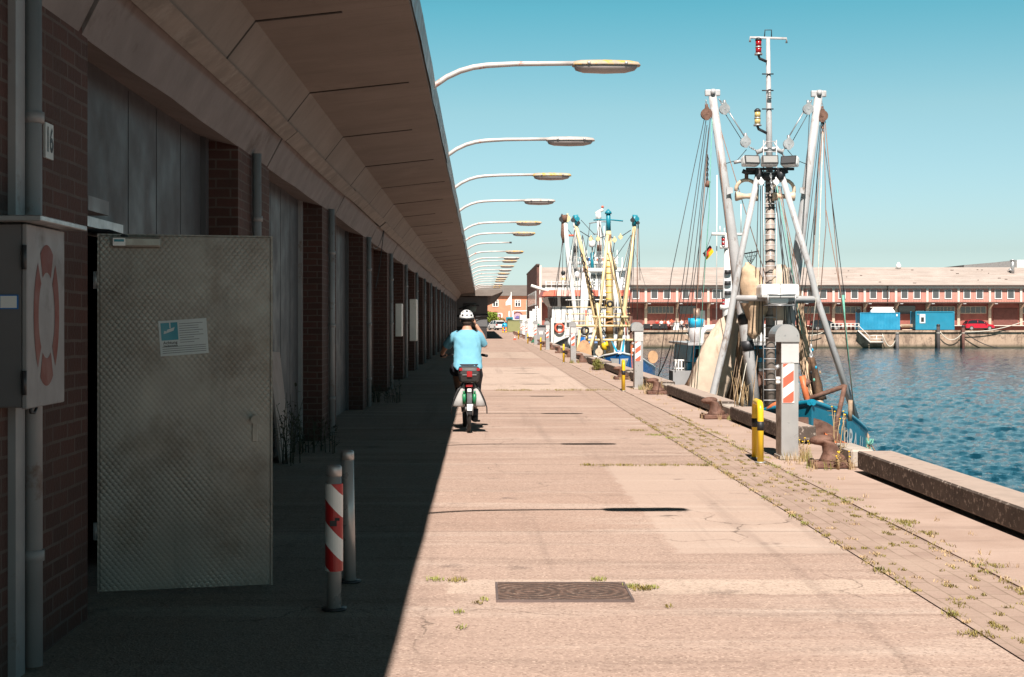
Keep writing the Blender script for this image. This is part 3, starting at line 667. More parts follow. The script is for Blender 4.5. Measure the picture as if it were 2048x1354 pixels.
# ------------------------------------------------------------------ curved lamps along the canopy edge
m_lampgrey=M('weathered_lamp_arm',(.55,.50,.48),.5,.1,var=.15,scale=6,bmp=.1,col2=(.48,.16,.10),thr=(.60,.68),s2=7)
hood_y=M('lichen_hood',(.45,.36,.28),.7,var=.2,scale=8,bmp=.3,col2=(.60,.36,.08),thr=(.48,.59),s2=10)
hood_g=M('grey_hood',(.50,.43,.40),.6,var=.15,scale=8,bmp=.2,col2=(.34,.26,.22),thr=(.58,.7),s2=9)
m_diff=M('clouded_diffuser',(.36,.31,.30),.35,var=.15,scale=3,bmp=.02)
def lamp(hood,label,head=True):
    t=thing('roof_lamp',(0,0,0),label,'street lamp','curved lamps reaching out from the canopy edge')
    pts=[(-.60,0,3.96),(-.505,0,4.05),(-.36,0,4.15),(-.22,0,4.215),(-.08,0,4.255),(.06,0,4.275),(.36,0,4.292),(.70,0,4.296),(1.0,0,4.30)]
    MB().tube(pts,[.030]*6+[.027,.025,.025],10).build('arm',m_lampgrey,t)
    MB().box(-.62,-.50,-.05,.05,3.93,4.02).build('bracket',m_zinc,t)
    if head:
        def sec(x,w,h,z): return [(x,w*math.cos(a)*.5,z+h*(max(0,math.sin(a)) if True else 0)) for a in [2*math.pi*i/20 for i in range(20)]]
        rs=[]
        for x,w,h in ((.965,.10,.028),(.98,.17,.05),(1.05,.21,.062),(1.3,.22,.066),(1.55,.21,.06),(1.655,.17,.045),(1.68,.09,.02)): rs.append(sec(x,w,h,4.272))
        MB().loft(rs).build('lamp_hood',hood,t)
        rs=[]
        for x,w,h in ((.985,.12,-.02),(1.0,.16,-.045),(1.08,.19,-.07),(1.3,.20,-.078),(1.52,.19,-.07),(1.62,.15,-.045),(1.645,.10,-.02)): rs.append(sec(x,w,h,4.27))
        MB().loft(rs).build('diffuser',m_diff,t)
        for x in (1.13,1.52):
            MB().ell((x,-.108,4.288),.018,.012,.018,n=10,k=6).build('clip',m_galv,t)
    else: MB().tube([(1.0,0,4.30),(1.08,0,4.30)],.032,10).build('socket',m_dark,t)
    return t
lampd=[2.2,8.6,14.98,21.0,26.5,32.1,39.2,43.9,50,55.5,61.5,65.5,71.5,77,82.5,88,94,100,106,112,118]
ly=lamp(hood_y,'x'); lg=lamp(hood_g,'x'); l0=lamp(hood_g,'x',False); uy=ug=u0=0
for i,d in enumerate(lampd):
    z=random.uniform(-.03,.03); rz=R(random.uniform(-2,2))
    if i>10: z+=.02
    nm=ords[i-2] if i>=2 else None
    if i==8: place(l0,False,(0,d,z),rz,'bare curved lamp arm that has lost its lamp head')
    elif i in(0,3,5,10,13,15,18): place(lg,ug>0,(0,d,z),rz,('curved lamp with a plain pale grey head, '+nm+' from the camera along the canopy edge') if nm else 'lamp with a grey head over the camera whose shadow crosses the near concrete'); ug+=1
    else: place(ly,uy>0,(0,d,z),rz,('curved lamp with yellow lichen on its head, '+nm+' from the camera along the canopy edge') if nm else 'lamp with lichen on its head just above the frame, its shadow on the concrete'); uy+=1
# ------------------------------------------------------------------ weeds and grass
def leafmat(name,a,b2):
    m,nt,N,L,b=nodes(name); oi=pos(nt); c=mix(nt,mapr(nt,noise(nt,oi,14,3),.3,.7),a,b2); L.new(c,b.inputs['Base Color']); b.inputs['Roughness'].default_value=.7
    b.inputs['Subsurface Weight'].default_value=0; return m
m_grass=leafmat('grass',(.15,.125,.03),(.30,.23,.06)); m_grassg=leafmat('fresh_grass',(.17,.185,.035),(.30,.29,.07)); m_dry=leafmat('dry_grass',(.42,.28,.14),(.50,.36,.20)); m_weed=leafmat('weed',(.022,.028,.016),(.045,.05,.026))
def blades(mb,x,y,n,r,h,m=0,z=.006,lean=.5):
    for _ in range(n):
        a=random.uniform(0,6.283); q=r*random.random()**.6; px=x+q*math.cos(a); py=y+q*math.sin(a); hh=h*random.uniform(.4,1); b=random.uniform(0,6.283); w=random.uniform(.0018,.004)
        lx=math.cos(b)*hh*lean*random.random(); lyy=math.sin(b)*hh*lean*random.random()
        sx,sy=-math.sin(b)*w,math.cos(b)*w
        mb.add([(px-sx,py-sy,z),(px+sx,py+sy,z),(px+lx*.5+sx*.7,py+lyy*.5+sy*.7,z+hh*.6),(px+lx*.5-sx*.7,py+lyy*.5-sy*.7,z+hh*.6),(px+lx,py+lyy,z+hh)],[(0,1,2,3),(3,2,4)],m)
o=MB()
for _ in range(320):                     # tufts in the paver joints
    d=random.uniform(7,22); x=2.56+.118*random.randint(0,5)+random.uniform(-.01,.01)
    blades(o,x,d,random.randint(10,34),random.uniform(.02,.055),.020,random.choice((0,0,0,2)),.009,1.6)
for _ in range(200):                      # along the edging
    d=random.uniform(7,24); blades(o,random.choice((3.20,3.29,2.535)),d,random.randint(10,30),random.uniform(.03,.07),.030,random.choice((0,0,1,2)),.009,1.3)
for x,d,n,r in ((.95,8.42,60,.06),(.90,8.50,40,.05),(1.02,8.47,30,.04),(-.15,8.7,40,.06),(-.28,8.72,30,.05),(.72,8.72,30,.05),(-.12,7.75,16,.03),(-.1,7.35,12,.03),(-.02,8.0,14,.03),(.02,8.1,14,.03),(1.05,7.9,10,.03),(2.5,7.2,60,.08),(2.25,20.5,80,.14),(2.4,19.7,80,.12),(2.6,19.2,60,.1),(3.3,10.6,90,.1),(3.35,11.2,90,.1),(3.28,12.6,60,.1),(3.3,9.2,60,.08)):
    blades(o,x,d,n*2,r*1.1,.026,1 if random.random()<.6 else 0,.006,1.4)
for _ in range(60):
    x=random.uniform(1.0,2.5); d=15.6+random.uniform(-.05,.05); blades(o,x,d,12,.04,.03,0,.004,1.2)
for _ in range(60):
    x=random.uniform(.3,3.2); d=32.2+random.uniform(-.2,.2); blades(o,x,d,12,.08,.05,0,.004,1.2)
for k in range(9):                       # dry tufts around bollards and pedestals
    for _ in range(9): blades(o,3.78+random.uniform(-.3,.35),15.4+7.6*k+random.uniform(-.4,.5),14,.05,.13,random.choice((1,2,2)),.006,.6)
for x,y in ((3.53,16.1),(3.63,32.6),(3.42,52.5)):
    for _ in range(10): blades(o,x+random.uniform(-.12,.25),y-.05+random.uniform(-.1,.1),14,.05,.16,random.choice((1,0,2)),.006,.6)
for _ in range(70): blades(o,random.uniform(3.35,3.9),random.uniform(9,60),10,.05,.05,2,.006,1)
tag(o.build('grass',[m_grass,m_grassg,m_dry],None,recalc=False),kind='stuff')
def stalks(name,loc,label,n,h,spread,mat,leaf,cat='weed',flower=None,dens=10,ls=.022):
    t=thing(name,loc,label,cat); st=MB(); lf=MB(); fl=MB()
    for i in range(n):
        a=random.uniform(0,6.283); q=spread*random.random(); x=loc[0]+q*math.cos(a); y=loc[1]+q*math.sin(a); hh=h*random.uniform(.55,1)
        bx=random.uniform(-.12,.12)*h; by=random.uniform(-.12,.12)*h
        pts=[(x+bx*u*u,y+by*u*u,loc[2]+hh*u) for u in (0,.35,.7,1)]; st.tube(pts,[.006,.005,.004,.002],5)
        for j in range(dens):
            u=random.uniform(.1,1); c=Vector((x+bx*u*u,y+by*u*u,loc[2]+hh*u)); d=Vector((random.uniform(-1,1),random.uniform(-1,1),random.uniform(-.1,.9))).normalized(); L_=random.uniform(.03,.12)*(1.2-u*.7)
            e=c+d*L_; s_=d.cross(Vector((0,0,1))).normalized()*ls*random.uniform(.3,.8)
            st.tube([c,e],.0015,4,cap=False); lf.quad(e-d*ls,e+s_-d*ls*.2,e+d*ls,e-s_-d*ls*.2)
        if flower: MB().ell(pts[-1],.012,.012,.008,n=6,k=4).build('flower',flower,t)
    st.build('stem',mat,t); lf.build('foliage',leaf,t,recalc=False)
    return t
stalks('weed_plant',(-2.18,15.8,0),'tall dark straggly weed growing in the near door recess beyond the open door',12,.95,.3,m_weed,m_weed,dens=16)
stalks('weed_plant',(-2.1,17.2,0),'low dark weed clump at the foot of the brick pier beyond the open door',26,.45,.45,m_weed,m_weed,dens=14)
stalks('weed_plant',(-2.0,27.6,0),'low dark weed clump by the wall farther along the shed',30,.4,.5,m_weed,m_weed,dens=14)
stalks('weed_plant',(3.98,15.7,.1),'thin yellow flowering weed standing behind the nearest rusty bollard',6,.55,.12,m_dry,m_dry,flower=m_yellow,dens=8,ls=.012)
stalks('weed_plant',(3.70,16.4,0),'dry weed with small yellow flowers right of the nearest pedestal',8,.3,.12,m_dry,m_grass,flower=m_yellow,dens=8,ls=.012)
stalks('weed_plant',(3.86,15.2,0),'low yellow flowering weed on the water side of the nearest rusty bollard',7,.22,.1,m_dry,m_grass,flower=m_yellow,dens=8,ls=.012)
stalks('weed_plant',(3.72,45.2,0),'green weed clump beside the third steel pedestal',24,.4,.2,m_grassg,m_grassg,dens=14,ls=.03)
stalks('dry_reed',(4.1,22.6,.2),'pale dry stalks growing over the kerb behind the yellow hoop guard',12,.65,.28,m_dry,m_dry,dens=2,ls=.01)
stalks('weed_plant',(3.75,31.0,0),'dry brown weed clump between second pedestal and its rusty bollard',22,.35,.22,m_dry,m_dry,dens=10,ls=.02)
# ------------------------------------------------------------------ cyclist seen from behind
m_skin=M('skin',(.52,.27,.18),.5,var=.06,scale=6,bmp=.05)
m_shirt=M('light_blue_shirt',(.155,.39,.51),.9,var=.07,scale=6,bmp=.6,bs=9)
m_short=M('dark_shorts',(.018,.018,.026),.8,var=.2,bmp=.2)
m_hair=M('dark_brown_hair',(.05,.03,.02),.7,var=.3,scale=30,bmp=.5,bs=150)
m_helmet=M('white_helmet',(.80,.80,.80),.3,var=.02,bmp=0)
m_tyre=M('tyre',(.03,.028,.027),.8,var=.2,bmp=.3,bs=200); m_bag=M('grey_pannier',(.42,.40,.39),.75,var=.08,scale=6,bmp=.3,bs=20)
m_green=M('green_bottle',(.012,.20,.075),.4,var=.08,bmp=0); m_casep=M('black_plastic',(.030,.028,.028),.5,var=.1,bmp=.1)
CO=Vector((-.18,20.3,0)); HD=R(3.2)
CM=Matrix.Translation(CO)@Matrix.Rotation(HD,4,'Z')
def K(mb): mb.v=[CM@v for v in mb.v]; return mb
bk=thing('bicycle',CO,'bicycle with grey side bags, black top case and green bottles under the rider in blue','bicycle')
def wheel(y,name='wheel'):
    t=MB(); r=.335; n=40
    t.tube([(0,y+r*math.cos(2*math.pi*i/n),r+.006+r*math.sin(2*math.pi*i/n)) for i in range(n+1)],.026,10,cap=False); w=K(t).build(name,m_tyre,bk)
    t=MB(); r2=.30; t.tube([(0,y+r2*math.cos(2*math.pi*i/n),r+.006+r2*math.sin(2*math.pi*i/n)) for i in range(n+1)],.013,8,cap=False); K(t).build('rim',m_galv,w)
    t=MB()
    for i in range(18):
        a=2*math.pi*i/18; t.tube([(.03*(-1)**i,y+.02*math.cos(a+1),r+.02*math.sin(a+1)),(0,y+r2*math.cos(a),r+r2*math.sin(a))],.0016,4)
    K(t).build('spokes',m_galv,w)
    t=MB().tube([(-.06,y,r),(.06,y,r)],.03,10); K(t).build('hub',m_galv,w)
wheel(0); wheel(1.12)
o=MB()
for a,b,r in (((-.055,0,.34),(0,.45,.30),.012),((.055,0,.34),(0,.45,.30),.012),((-.05,0,.34),(0,.30,.74),.011),((.05,0,.34),(0,.30,.74),.011),((0,.45,.29),(0,.25,.92),.018),((0,.45,.29),(0,.93,.72),.03),((0,.93,.62),(0,.86,1.0),.022),((0,.93,.62),(-.05,1.12,.34),.014),((0,.93,.62),(.05,1.12,.34),.014)): o.tube([a,b],r,10)
K(o).build('frame',m_dark,bk)
o=MB().tube([(-.37,.72,1.07),(-.24,.82,1.09),(0,.88,1.06),(.2,.82,1.09),(.31,.72,1.07)],.014,10); hb=K(o).build('handlebar',m_dark,bk)
for s in (-1,1): K(MB().tube([(s*.31-(.06 if s<0 else 0),.715,1.07),(s*.24-(.05 if s<0 else 0),.79,1.083)],.021,10)).build('grip',m_black,hb)
K(MB().ell((0,.22,.94),.09,.14,.04)).build('saddle',m_black,bk)
o=MB()
for x in (-.055,.055): o.tube([(x,-.22,.72),(x,.26,.72)],.006,6); o.tube([(x,-.1,.72),(x,-.01,.36)],.006,6)
for y in (-.22,-.05,.12): o.tube([(-.055,y,.72),(.055,y,.72)],.006,6)
K(o).build('luggage_rack',m_galv,bk)
o=MB(); n=14; rr=[]
for i in range(n):
    a=R(75+115*i/(n-1)); rr.append([(x,-.0+.375*math.cos(a),.341+.375*math.sin(a)-.0*abs(x)) for x in (-.033,-.018,.018,.033)])
o.loft(rr,closed=False); K(o).build('mudguard',m_dark,bk)
o=MB().prism([(-.034,-.385,.33),(.034,-.385,.33),(.037,-.37,.42),(-.037,-.37,.42)],(0,.008,0)); K(o).build('mudflap',m_whiteclean,bk)
K(MB().rbox(-.05,.05,-.26,-.225,.655,.70,.01)).build('rear_light',m_redlens,bk)
K(MB().rbox(-.03,.03,-.31,-.28,.585,.635,.01)).build('number_tag',m_whiteclean,bk)
# top case
o=MB(); rs=[]
for z,w,d0,d1 in ((.725,.115,-.29,.0),(.74,.135,-.31,.02),(.80,.145,-.32,.03),(.83,.147,-.325,.03),(.835,.150,-.33,.035),(.89,.148,-.325,.03),(.935,.135,-.31,.01),(.945,.11,-.28,-.01)):
    rs.append([(x*w,d0+(d1-d0)*(y*.5+.5),z) for x,y in [(-1,-.8),(-.85,-1),(.85,-1),(1,-.8),(1,.8),(.85,1),(-.85,1),(-1,.8)]])
o.loft(rs,sm=False); tc_=K(o).build('top_case',m_casep,bk,.006)
K(MB().rbox(-.038,.038,-.342,-.322,.80,.88,.006)).build('latch',m_redlens,tc_)
for s in (-1,1): K(MB().rbox(s*.10,s*.146,-.333,-.30,.885,.925,.006)).build('reflector',m_redlens,tc_)
K(MB().rbox(-.1,.1,-.335,-.326,.825,.832,.002)).build('case_seam',m_galv,tc_)
# side bags, hanging open like wings
for s in (-1,1):
    o=MB(); rs=[]
    for z,xi,xo,y0,y1 in ((.70,.062,.085,-.2,.12),(.60,.062,.15,-.22,.14),(.48,.062,.205,-.23,.15),(.395,.064,.235,-.23,.15),(.375,.07,.225,-.21,.13)):
        rs.append([(s*xi,y0,z),(s*(xi+xo)/2,y0-.015,z),(s*xo,y0+.01,z),(s*(xo+.005),y1,z),(s*(xi+xo)/2,y1+.01,z),(s*xi,y1,z)])
    o.loft(rs); pb=K(o).build('side_bag',m_bag,bk)
    K(MB().tube([(s*.09,-.215,.70),(s*.16,-.235,.60),(s*.222,-.24,.46),(s*.25,-.235,.36),(s*.252,-.23,.28)],.009,6)).build('strap',m_black,pb)
    K(MB().tube([(s*.068,-.27,.42),(s*.075,-.28,.56)],.026,12).tube([(s*.075,-.28,.56),(s*.077,-.282,.60)],.014,10)).build('bottle',m_green,bk)
# cranks and pedals
o=MB().tube([(.07,.45,.29),(.09,.42,.13)],.012,8).tube([(-.07,.45,.29),(-.09,.48,.45)],.012,8).tube([(-.08,.45,.29),(.08,.45,.29)],.03,12); cr=K(o).build('crank',m_galv,bk)
for s,y,z in ((1,.42,.13),(-1,.48,.45)): K(MB().rbox(min(s*.09,s*.19),max(s*.09,s*.19),y-.04,y+.04,z-.012,z+.012,.006)).build('pedal',m_black,bk)
K(MB().tube([(0.058+.006*0,0+.10*math.cos(i*.35),.341+.10*math.sin(i*.35)) for i in range(19)],.006,6)).build('brake_disc',m_galv,bk)
# rider
rd=thing('person',CO,'cyclist in a light blue shirt and white helmet riding away, hand raised to ear','person')
J=[(0,.20,.97,(.15,.11)),(0,.27,1.12,(.12,.085)),(0,.345,1.28,(.13,.08)),(0,.405,1.39,(.085,.065)),(0,.44,1.49,(.06,.06)),(0,.47,1.56,(.075,.085)),(-.004,.475,1.64,(.085,.10)),(-.006,.47,1.70,(.06,.07)),
 (.17,.37,1.37,.058),(.268,.46,1.21,.043),(.235,.51,1.36,.038),(.125,.50,1.54,.027),        # right arm up to the helmet
 (-.17,.39,1.37,.058),(-.31,.55,1.20,.043),(-.36,.70,1.105,.034),(-.34,.745,1.095,.026),  # left arm to the grip
 (.09,.24,.95,.10),(.115,.62,.64,.068),(.105,.45,.38,.055),(.10,.37,.17,.036),                # right leg, pedal low
 (-.09,.24,.95,.10),(-.155,.66,.86,.068),(-.12,.50,.60,.055),(-.115,.43,.46,.036)]
E=[(0,1),(1,2),(2,3),(3,4),(4,5),(5,6),(6,7),(3,8),(8,9),(9,10),(10,11),(3,12),(12,13),(13,14),(14,15),(0,16),(16,17),(17,18),(18,19),(0,20),(20,21),(21,22),(22,23)]
o=skin(J,E); 
for sx in (-1,1): o.ell((sx*.088-.004,.475,1.61),.012,.03,.04,n=8,k=6)               # ears
o.ell((0,.57,1.60),.016,.03,.03,n=8,k=6)                                             # nose
for sx in (-1,1): o.ell((sx*.035,.555,1.635),.014,.01,.01,n=8,k=6)
o.ell((0,.558,1.56),.028,.012,.01,n=8,k=6)
def hand(o,c,d,n,side):                                                              # palm with curled fingers and a thumb
    c=Vector(c); d=Vector(d).normalized(); n=Vector(n).normalized(); t=d.cross(n).normalized()
    rm=Matrix((t,n,d)).transposed(); o.ell(c+d*.035,.04,.018,.05,rot=rm,n=10,k=8)
    for i,l in enumerate((.07,.08,.075,.058)):
        b=c+d*.07+t*((i-1.5)*.019); o.tube([b,b+d*l*.45+n*.006,b+d*l*.8+n*.025,b+d*l*.9+n*.048],[.009,.0088,.008,.006],7)
    b=c+d*.02+t*side*.04; o.tube([b,b+t*side*.02+d*.025+n*.012,b+t*side*.018+d*.055+n*.03],[.011,.010,.007],7)
hand(o,(.125,.50,1.535),(-.25,-.05,1),(-1,.1,0),1); hand(o,(-.35,.70,1.105),(.1,.9,-.1),(.0,.1,-1),-1)
K(o).build('body',m_skin,rd)
# shirt: one surface over the trunk with two sleeves
o=MB(); rs=[]; n=56
def ring(z,cx,cy,rx,ry,tilt=0,wr=0):
    q=[]
    for i in range(n):
        a=2*math.pi*i/n; k=1+(wr>0)*(.055*mn.noise(Vector((math.cos(a)*2.2,z*14+math.sin(a)*1.5+math.cos(a)*3,1)))+.035*mn.noise(Vector((math.cos(a)*5,z*22-math.cos(a)*7,4)))+wr*1.5)
        q.append((cx+k*rx*math.copysign(abs(math.cos(a))**.8,math.cos(a)),cy+k*ry*math.sin(a),z+tilt*math.sin(a)))
    return q
SH=((.925,.175,.205,.165,.004),(.95,.185,.208,.168,.008),(.985,.20,.203,.162,.006),(1.02,.22,.20,.155,.008),(1.06,.24,.197,.15,.004),(1.12,.27,.196,.148,.006),(1.20,.305,.198,.145,.004),(1.28,.34,.202,.155,.003),(1.35,.37,.202,.155,.002),(1.39,.39,.188,.145,0),(1.42,.41,.150,.122,0),(1.442,.425,.112,.102,0),(1.452,.435,.096,.092,0))
SH=[tuple(p+(q-p)*u/4 for p,q in zip(A_,B_)) for A_,B_ in zip(SH,SH[1:]) for u in range(4)]+[SH[-1]]
for z,cy,rx,ry,wr in SH:
    rs.append(ring(z,0,cy,rx,ry,.05-.065*max(0,(z-.95)/.55),wr))
o.loft(rs,cap=False)
o.tube([(.12,.37,1.385),(.17,.375,1.36),(.205,.395,1.30),(.238,.42,1.245),(.243,.425,1.235)],[.075,.075,.068,.064,.062],16,cap=False)
o.tube([(-.12,.38,1.385),(-.18,.40,1.355),(-.25,.47,1.28),(-.29,.52,1.225)],[.075,.076,.072,.069],16,cap=False)
K(o).build('shirt',m_shirt,rd)
o=MB(); rs=[]
for z,cy,rx,ry in ((.80,.22,.16,.13),(.86,.20,.19,.16),(.92,.19,.198,.165),(.97,.20,.19,.155)): rs.append(ring(z,0,cy,rx,ry))
o.loft(rs); o.tube([(.085,.22,.90),(.12,.42,.80),(.125,.60,.665),(.122,.58,.56)],[.12,.115,.095,.09],16); o.tube([(-.085,.22,.91),(-.13,.45,.89),(-.16,.62,.86)],[.12,.115,.092],16)
K(o).build('shorts',m_short,rd)
for s,y,z in ((1,.37,.17),(-1,.43,.47)):
    o=MB().tube([(s*.108,y,z-.02),(s*.108,y-.005,z+.14)],[.05,.054],14); K(o).build('sock',m_short,rd)
    o=MB(); rs=[]
    for yy,w,h in ((-.07,.03,.05),(-.05,.042,.085),(.0,.045,.10),(.06,.048,.075),(.12,.05,.055),(.17,.042,.045),(.20,.022,.03)): rs.append([(s*.115+w*math.cos(a),y+yy,z-.03+ (h*math.sin(a) if math.sin(a)>0 else .02*math.sin(a))-.0) for a in [2*math.pi*i/16 for i in range(16)]])
    o.loft(rs); K(o).build('shoe',m_black,rd)
o=MB(); o.ell((-.004,.465,1.615),.088,.105,.10,n=18,k=12); o.ell((0,.405,1.565),.07,.05,.05,n=14,k=8); K(o).build('hair',m_hair,rd)
def helm(u,a,s=1): return (s*.106*math.cos(u)*math.cos(a)-.004,.47+s*.138*math.cos(u)*math.sin(a),1.635+s*.115*math.sin(u)-.0)
o=MB(); rs=[]; nn=28
for i in range(9):
    u=R(-8+i*12.2); rs.append([helm(u,2*math.pi*j/nn) for j in range(nn)])
o.loft(rs); hm=K(o).build('helmet',m_helmet,rd)
o=MB()
for u,a,w,h in ((18,-90,.17,9),(18,-52,.17,8),(18,-128,.17,8),(48,-90,.2,7),(44,-50,.25,6),(44,-130,.25,6),(26,-15,.2,7),(26,-165,.2,7),(62,-90,.2,5),(20,20,.2,7),(20,160,.2,7)):
    c=Vector(helm(R(u),R(a))); q=[helm(R(u)+R(h)*math.sin(t),R(a)+w*math.cos(t)/max(.4,math.cos(R(u))),1.012) for t in [2*math.pi*i/12 for i in range(12)]]
    o.poly(q)
K(o).build('helmet_vent',m_black,hm)
K(MB().tube([helm(R(-9),R(a),.99) for a in range(-180,181,20)],.012,6,cap=False)).build('helmet_rim',m_black,hm)
# ------------------------------------------------------------------ fishing cutters
class Hull:
    def __init__(s,stem,axis,L,B,zs,a,pw,flare=.35,wl=WZ,stern=.75):
        s.o=Vector((stem[0],stem[1],0)); s.d=Vector((axis[0],axis[1],0)).normalized(); s.r=Vector((s.d.y,-s.d.x,0)); s.L=L; s.B=B; s.zs=zs; s.a=a; s.pw=pw; s.fl=flare; s.wl=wl; s.stern=stern
    def rim(s,t):
        z=s.zs
        for (t0,z0),(t1,z1) in zip(z,z[1:]):
            if t<=t1:
                u=max(0,(t-t0)/(t1-t0)); u=u*u*(3-2*u)*.5+u*.5; return z0+(z1-z0)*u
        return z[-1][1]
    def w(s,t):
        w=s.B/2
        if t<s.a: w*=1-(1-max(t,0)/s.a)**s.pw
        e=s.L-t
        if e<s.L*.3: w*=s.stern+(1-s.stern)*(1-(1-e/(s.L*.3))**2)
        return w
    def p(s,t,z,side=1,off=0):
        rz=s.rim(t); k=min(1,max(0,(rz-z)/(rz-s.wl+.6))); fb=s.fl*(1-.6*min(1,t/s.a))
        w=s.w(t)*(1-fb*k)+off; rake=.35*(k**1.2)*max(0,1-t/3.)
        return s.o+s.d*(t+rake)+s.r*(side*w)+Vector((0,0,z))
    def build(s,parent,hullm,railm,deckm,inner,deck=.75,rubm=None):
        o=MB(); ts=[0,.06,.15,.3,.5,.8,1.2,1.7,2.3,3,4,5,6,7.5,9]; ts=[t for t in ts if t<s.L*.6]+[s.L*(.6+.4*i/8) for i in range(9)]
        rs=[]
        for t in ts:
            ring=[]
            zr=s.rim(t)
            for side,fr in [(-1,q) for q in (0,.12,.3,.5,.75,1)]+[(1,q) for q in (1,.75,.5,.3,.12,0)]:
                ring.append(s.p(t,zr+(s.wl-.6-zr)*fr,side))
            rs.append(ring)
        o.loft(rs,closed=False); n=len(rs[0]); o.f.append([len(o.v)-n+i for i in range(n)]); o.m.append(0); o.s.append(False)
        o.build('hull',hullm,parent)
        o=MB(); rs=[]
        for t in ts[1:]:
            zr=s.rim(t); zd=zr-deck; w=max(.02,s.w(t)-.07)
            c=s.o+s.d*(t+.08)
            rs.append([c-s.r*w+Vector((0,0,zr-.01)),c-s.r*max(.02,w-.03)+Vector((0,0,zd)),c+s.r*max(.02,w-.03)+Vector((0,0,zd)),c+s.r*w+Vector((0,0,zr-.01))])
        o.loft(rs,closed=False,sm=False,m=0); 
        for i in range(0,len(o.f)):
            o.m[i]=1 if i%3==1 else 0
        o.build('deck',[inner,deckm],parent)
        for sd in (-1,1):
            o=MB(); o.tube([s.p(t,s.rim(t)+.02,sd,-.03) for t in ts],.055,8); o.build('gunwale',railm,parent)
            if rubm: o=MB(); o.tube([s.p(t,s.rim(t)-.55,sd,.03) for t in ts[3:]],.05,8); o.build('rubbing_strake',rubm,parent)
def T(name,parent,mat,pts,r,n=10,ds=None):     # a bar, spar or wire through surveyed points (px,py,distance)
    return MB().tube([P(*p) for p in pts],r,n).build(name,mat,parent)
def blob(name,parent,mat,pts,n=18,flat=.7,rip=.12,seg=4,cat=None,label=None,group=None):  # a hanging bundle through (px,py,d,r)
    c=[(P(a,b,d),r) for a,b,d,r in pts]; full=[]
    for (p0,r0),(p1,r1) in zip(c,c[1:]):
        for i in range(seg):
            u=i/seg; v=u*u*(3-2*u); full.append((p0.lerp(p1,u),r0+(r1-r0)*v))
    full.append(c[-1]); rs=[]; ph=random.uniform(0,6)
    for i,(p,r) in enumerate(full):
        rs.append([p+Vector((r*math.cos(a)*(1+rip*math.sin(5*a+ph+i*.35)+rip*.5*math.sin(9*a+i)),r*flat*math.sin(a)*(1+rip*math.sin(4*a+i*.3)),r*.12*math.sin(3*a+i))) for a in [2*math.pi*k/n for k in range(n)]])
    o=MB().loft(rs); ob=o.build(name,mat,parent)
    if label: tag(ob,label,cat,group)
    return ob
def pulley(name,parent,mat,px,py,d,r):
    c=P(px,py,d); o=MB(); 
    o.lathe([(.001,-.05),(r,-.05),(r,-.03),(r*.85,-.015),(r*.85,.015),(r,.03),(r,.05),(.001,.05)],c,'Y',16,0,False)
    o.tube([c+Vector((0,-.062,0)),c+Vector((0,.06,0))],r*.22,8); o.prism([c+Vector((-r*.8,-.056,0)),c+Vector((-r*.3,-.056,-r*1.15)),c+Vector((r*.3,-.056,-r*1.15)),c+Vector((r*.8,-.056,0)),c+Vector((r*.3,-.056,r*1.2)),c+Vector((-r*.3,-.056,r*1.2))],(0,.012,0)); o.tube([c+Vector((0,0,r*.6)),c+Vector((0,0,r*1.7))],r*.28,6); return o.build(name,mat,parent)
b1=thing('fishing_boat',(6.1,30,-1.0),'turquoise hulled fishing boat BRA 11 with grey V shaped booms moored nearest the camera','fishing boat')
h1=Hull((5.58,24.0),(.11,1),17.5,3.7,[(0,.19),(1,.03),(2,-.15),(3,-.36),(4.5,-.61),(6.5,-.84),(9,-1.05),(13,-1.1),(17.5,-.8)],7,2.0,.16)
m_decking=M('deck_planks',(.16,.12,.09),.8,var=.3); m_bulw=M('grey_bulwark',(.33,.32,.32),.6,var=.15)
h1.build(b1,m_blueh,m_blueh,m_decking,m_blueh,.8,m_orange)
def hull_text(hull,txt,t0,z0,size,side,parent,mat,name='registration',sx=1.0,zslope=0):
    tm=textmb(txt,size,lambda u,v:(u,v,0),.008)
    o=MB(); flip=1 if side>0 else 1
    o.add([hull.p(t0+v.x*sx,z0+hull.rim(t0+v.x*sx)-hull.rim(t0)*0+v.y+0*v.x,side,.015) for v in tm.v],tm.f); return o.build(name,mat,parent,recalc=False)
hull_text(h1,'BRA 11',2.62,-.46,.60,1,b1,m_whiteclean,sx=1.05)
# mast, ladder and yard
d=30
T('mast',b1,m_mastbrown,[(1541,905,d),(1540,345,d)],[.105,.098],16)
T('topmast',b1,m_spar,[(1539,352,d),(1538,250,d),(1536,76,d)],[.075,.062,.042],14)
for i in range(24):
    y=352+i*21.5; c=P(1540.5,y,d); MB().lathe([(.108,0),(.112,.01),(.108,.022)],c,n=16).build('mast_band',m_dark,b1)
for sx in (1527,1553): T('ladder_rail',b1,m_spar,[(sx,880,d-.17),(sx,280,d-.17)],.012,6)
for i in range(29):
    y=283+i*20.7; T('ladder_rung',b1,m_spar,[(1527,y,d-.17),(1553,y,d-.17)],.010,6)
T('mast_yard',b1,m_spar,[(1500,84,d),(1500,75,d),(1573,77,d),(1573,86,d)],.026,8)
T('lifting_eye',b1,m_dark,[(1529,74,d),(1530,60,d),(1543,60,d),(1543,74,d)],.012,6)
for y in (148,181,218): T('step_bar',b1,m_dark,[(1524,y,d-.06),(1547,y,d-.06)],.014,6)
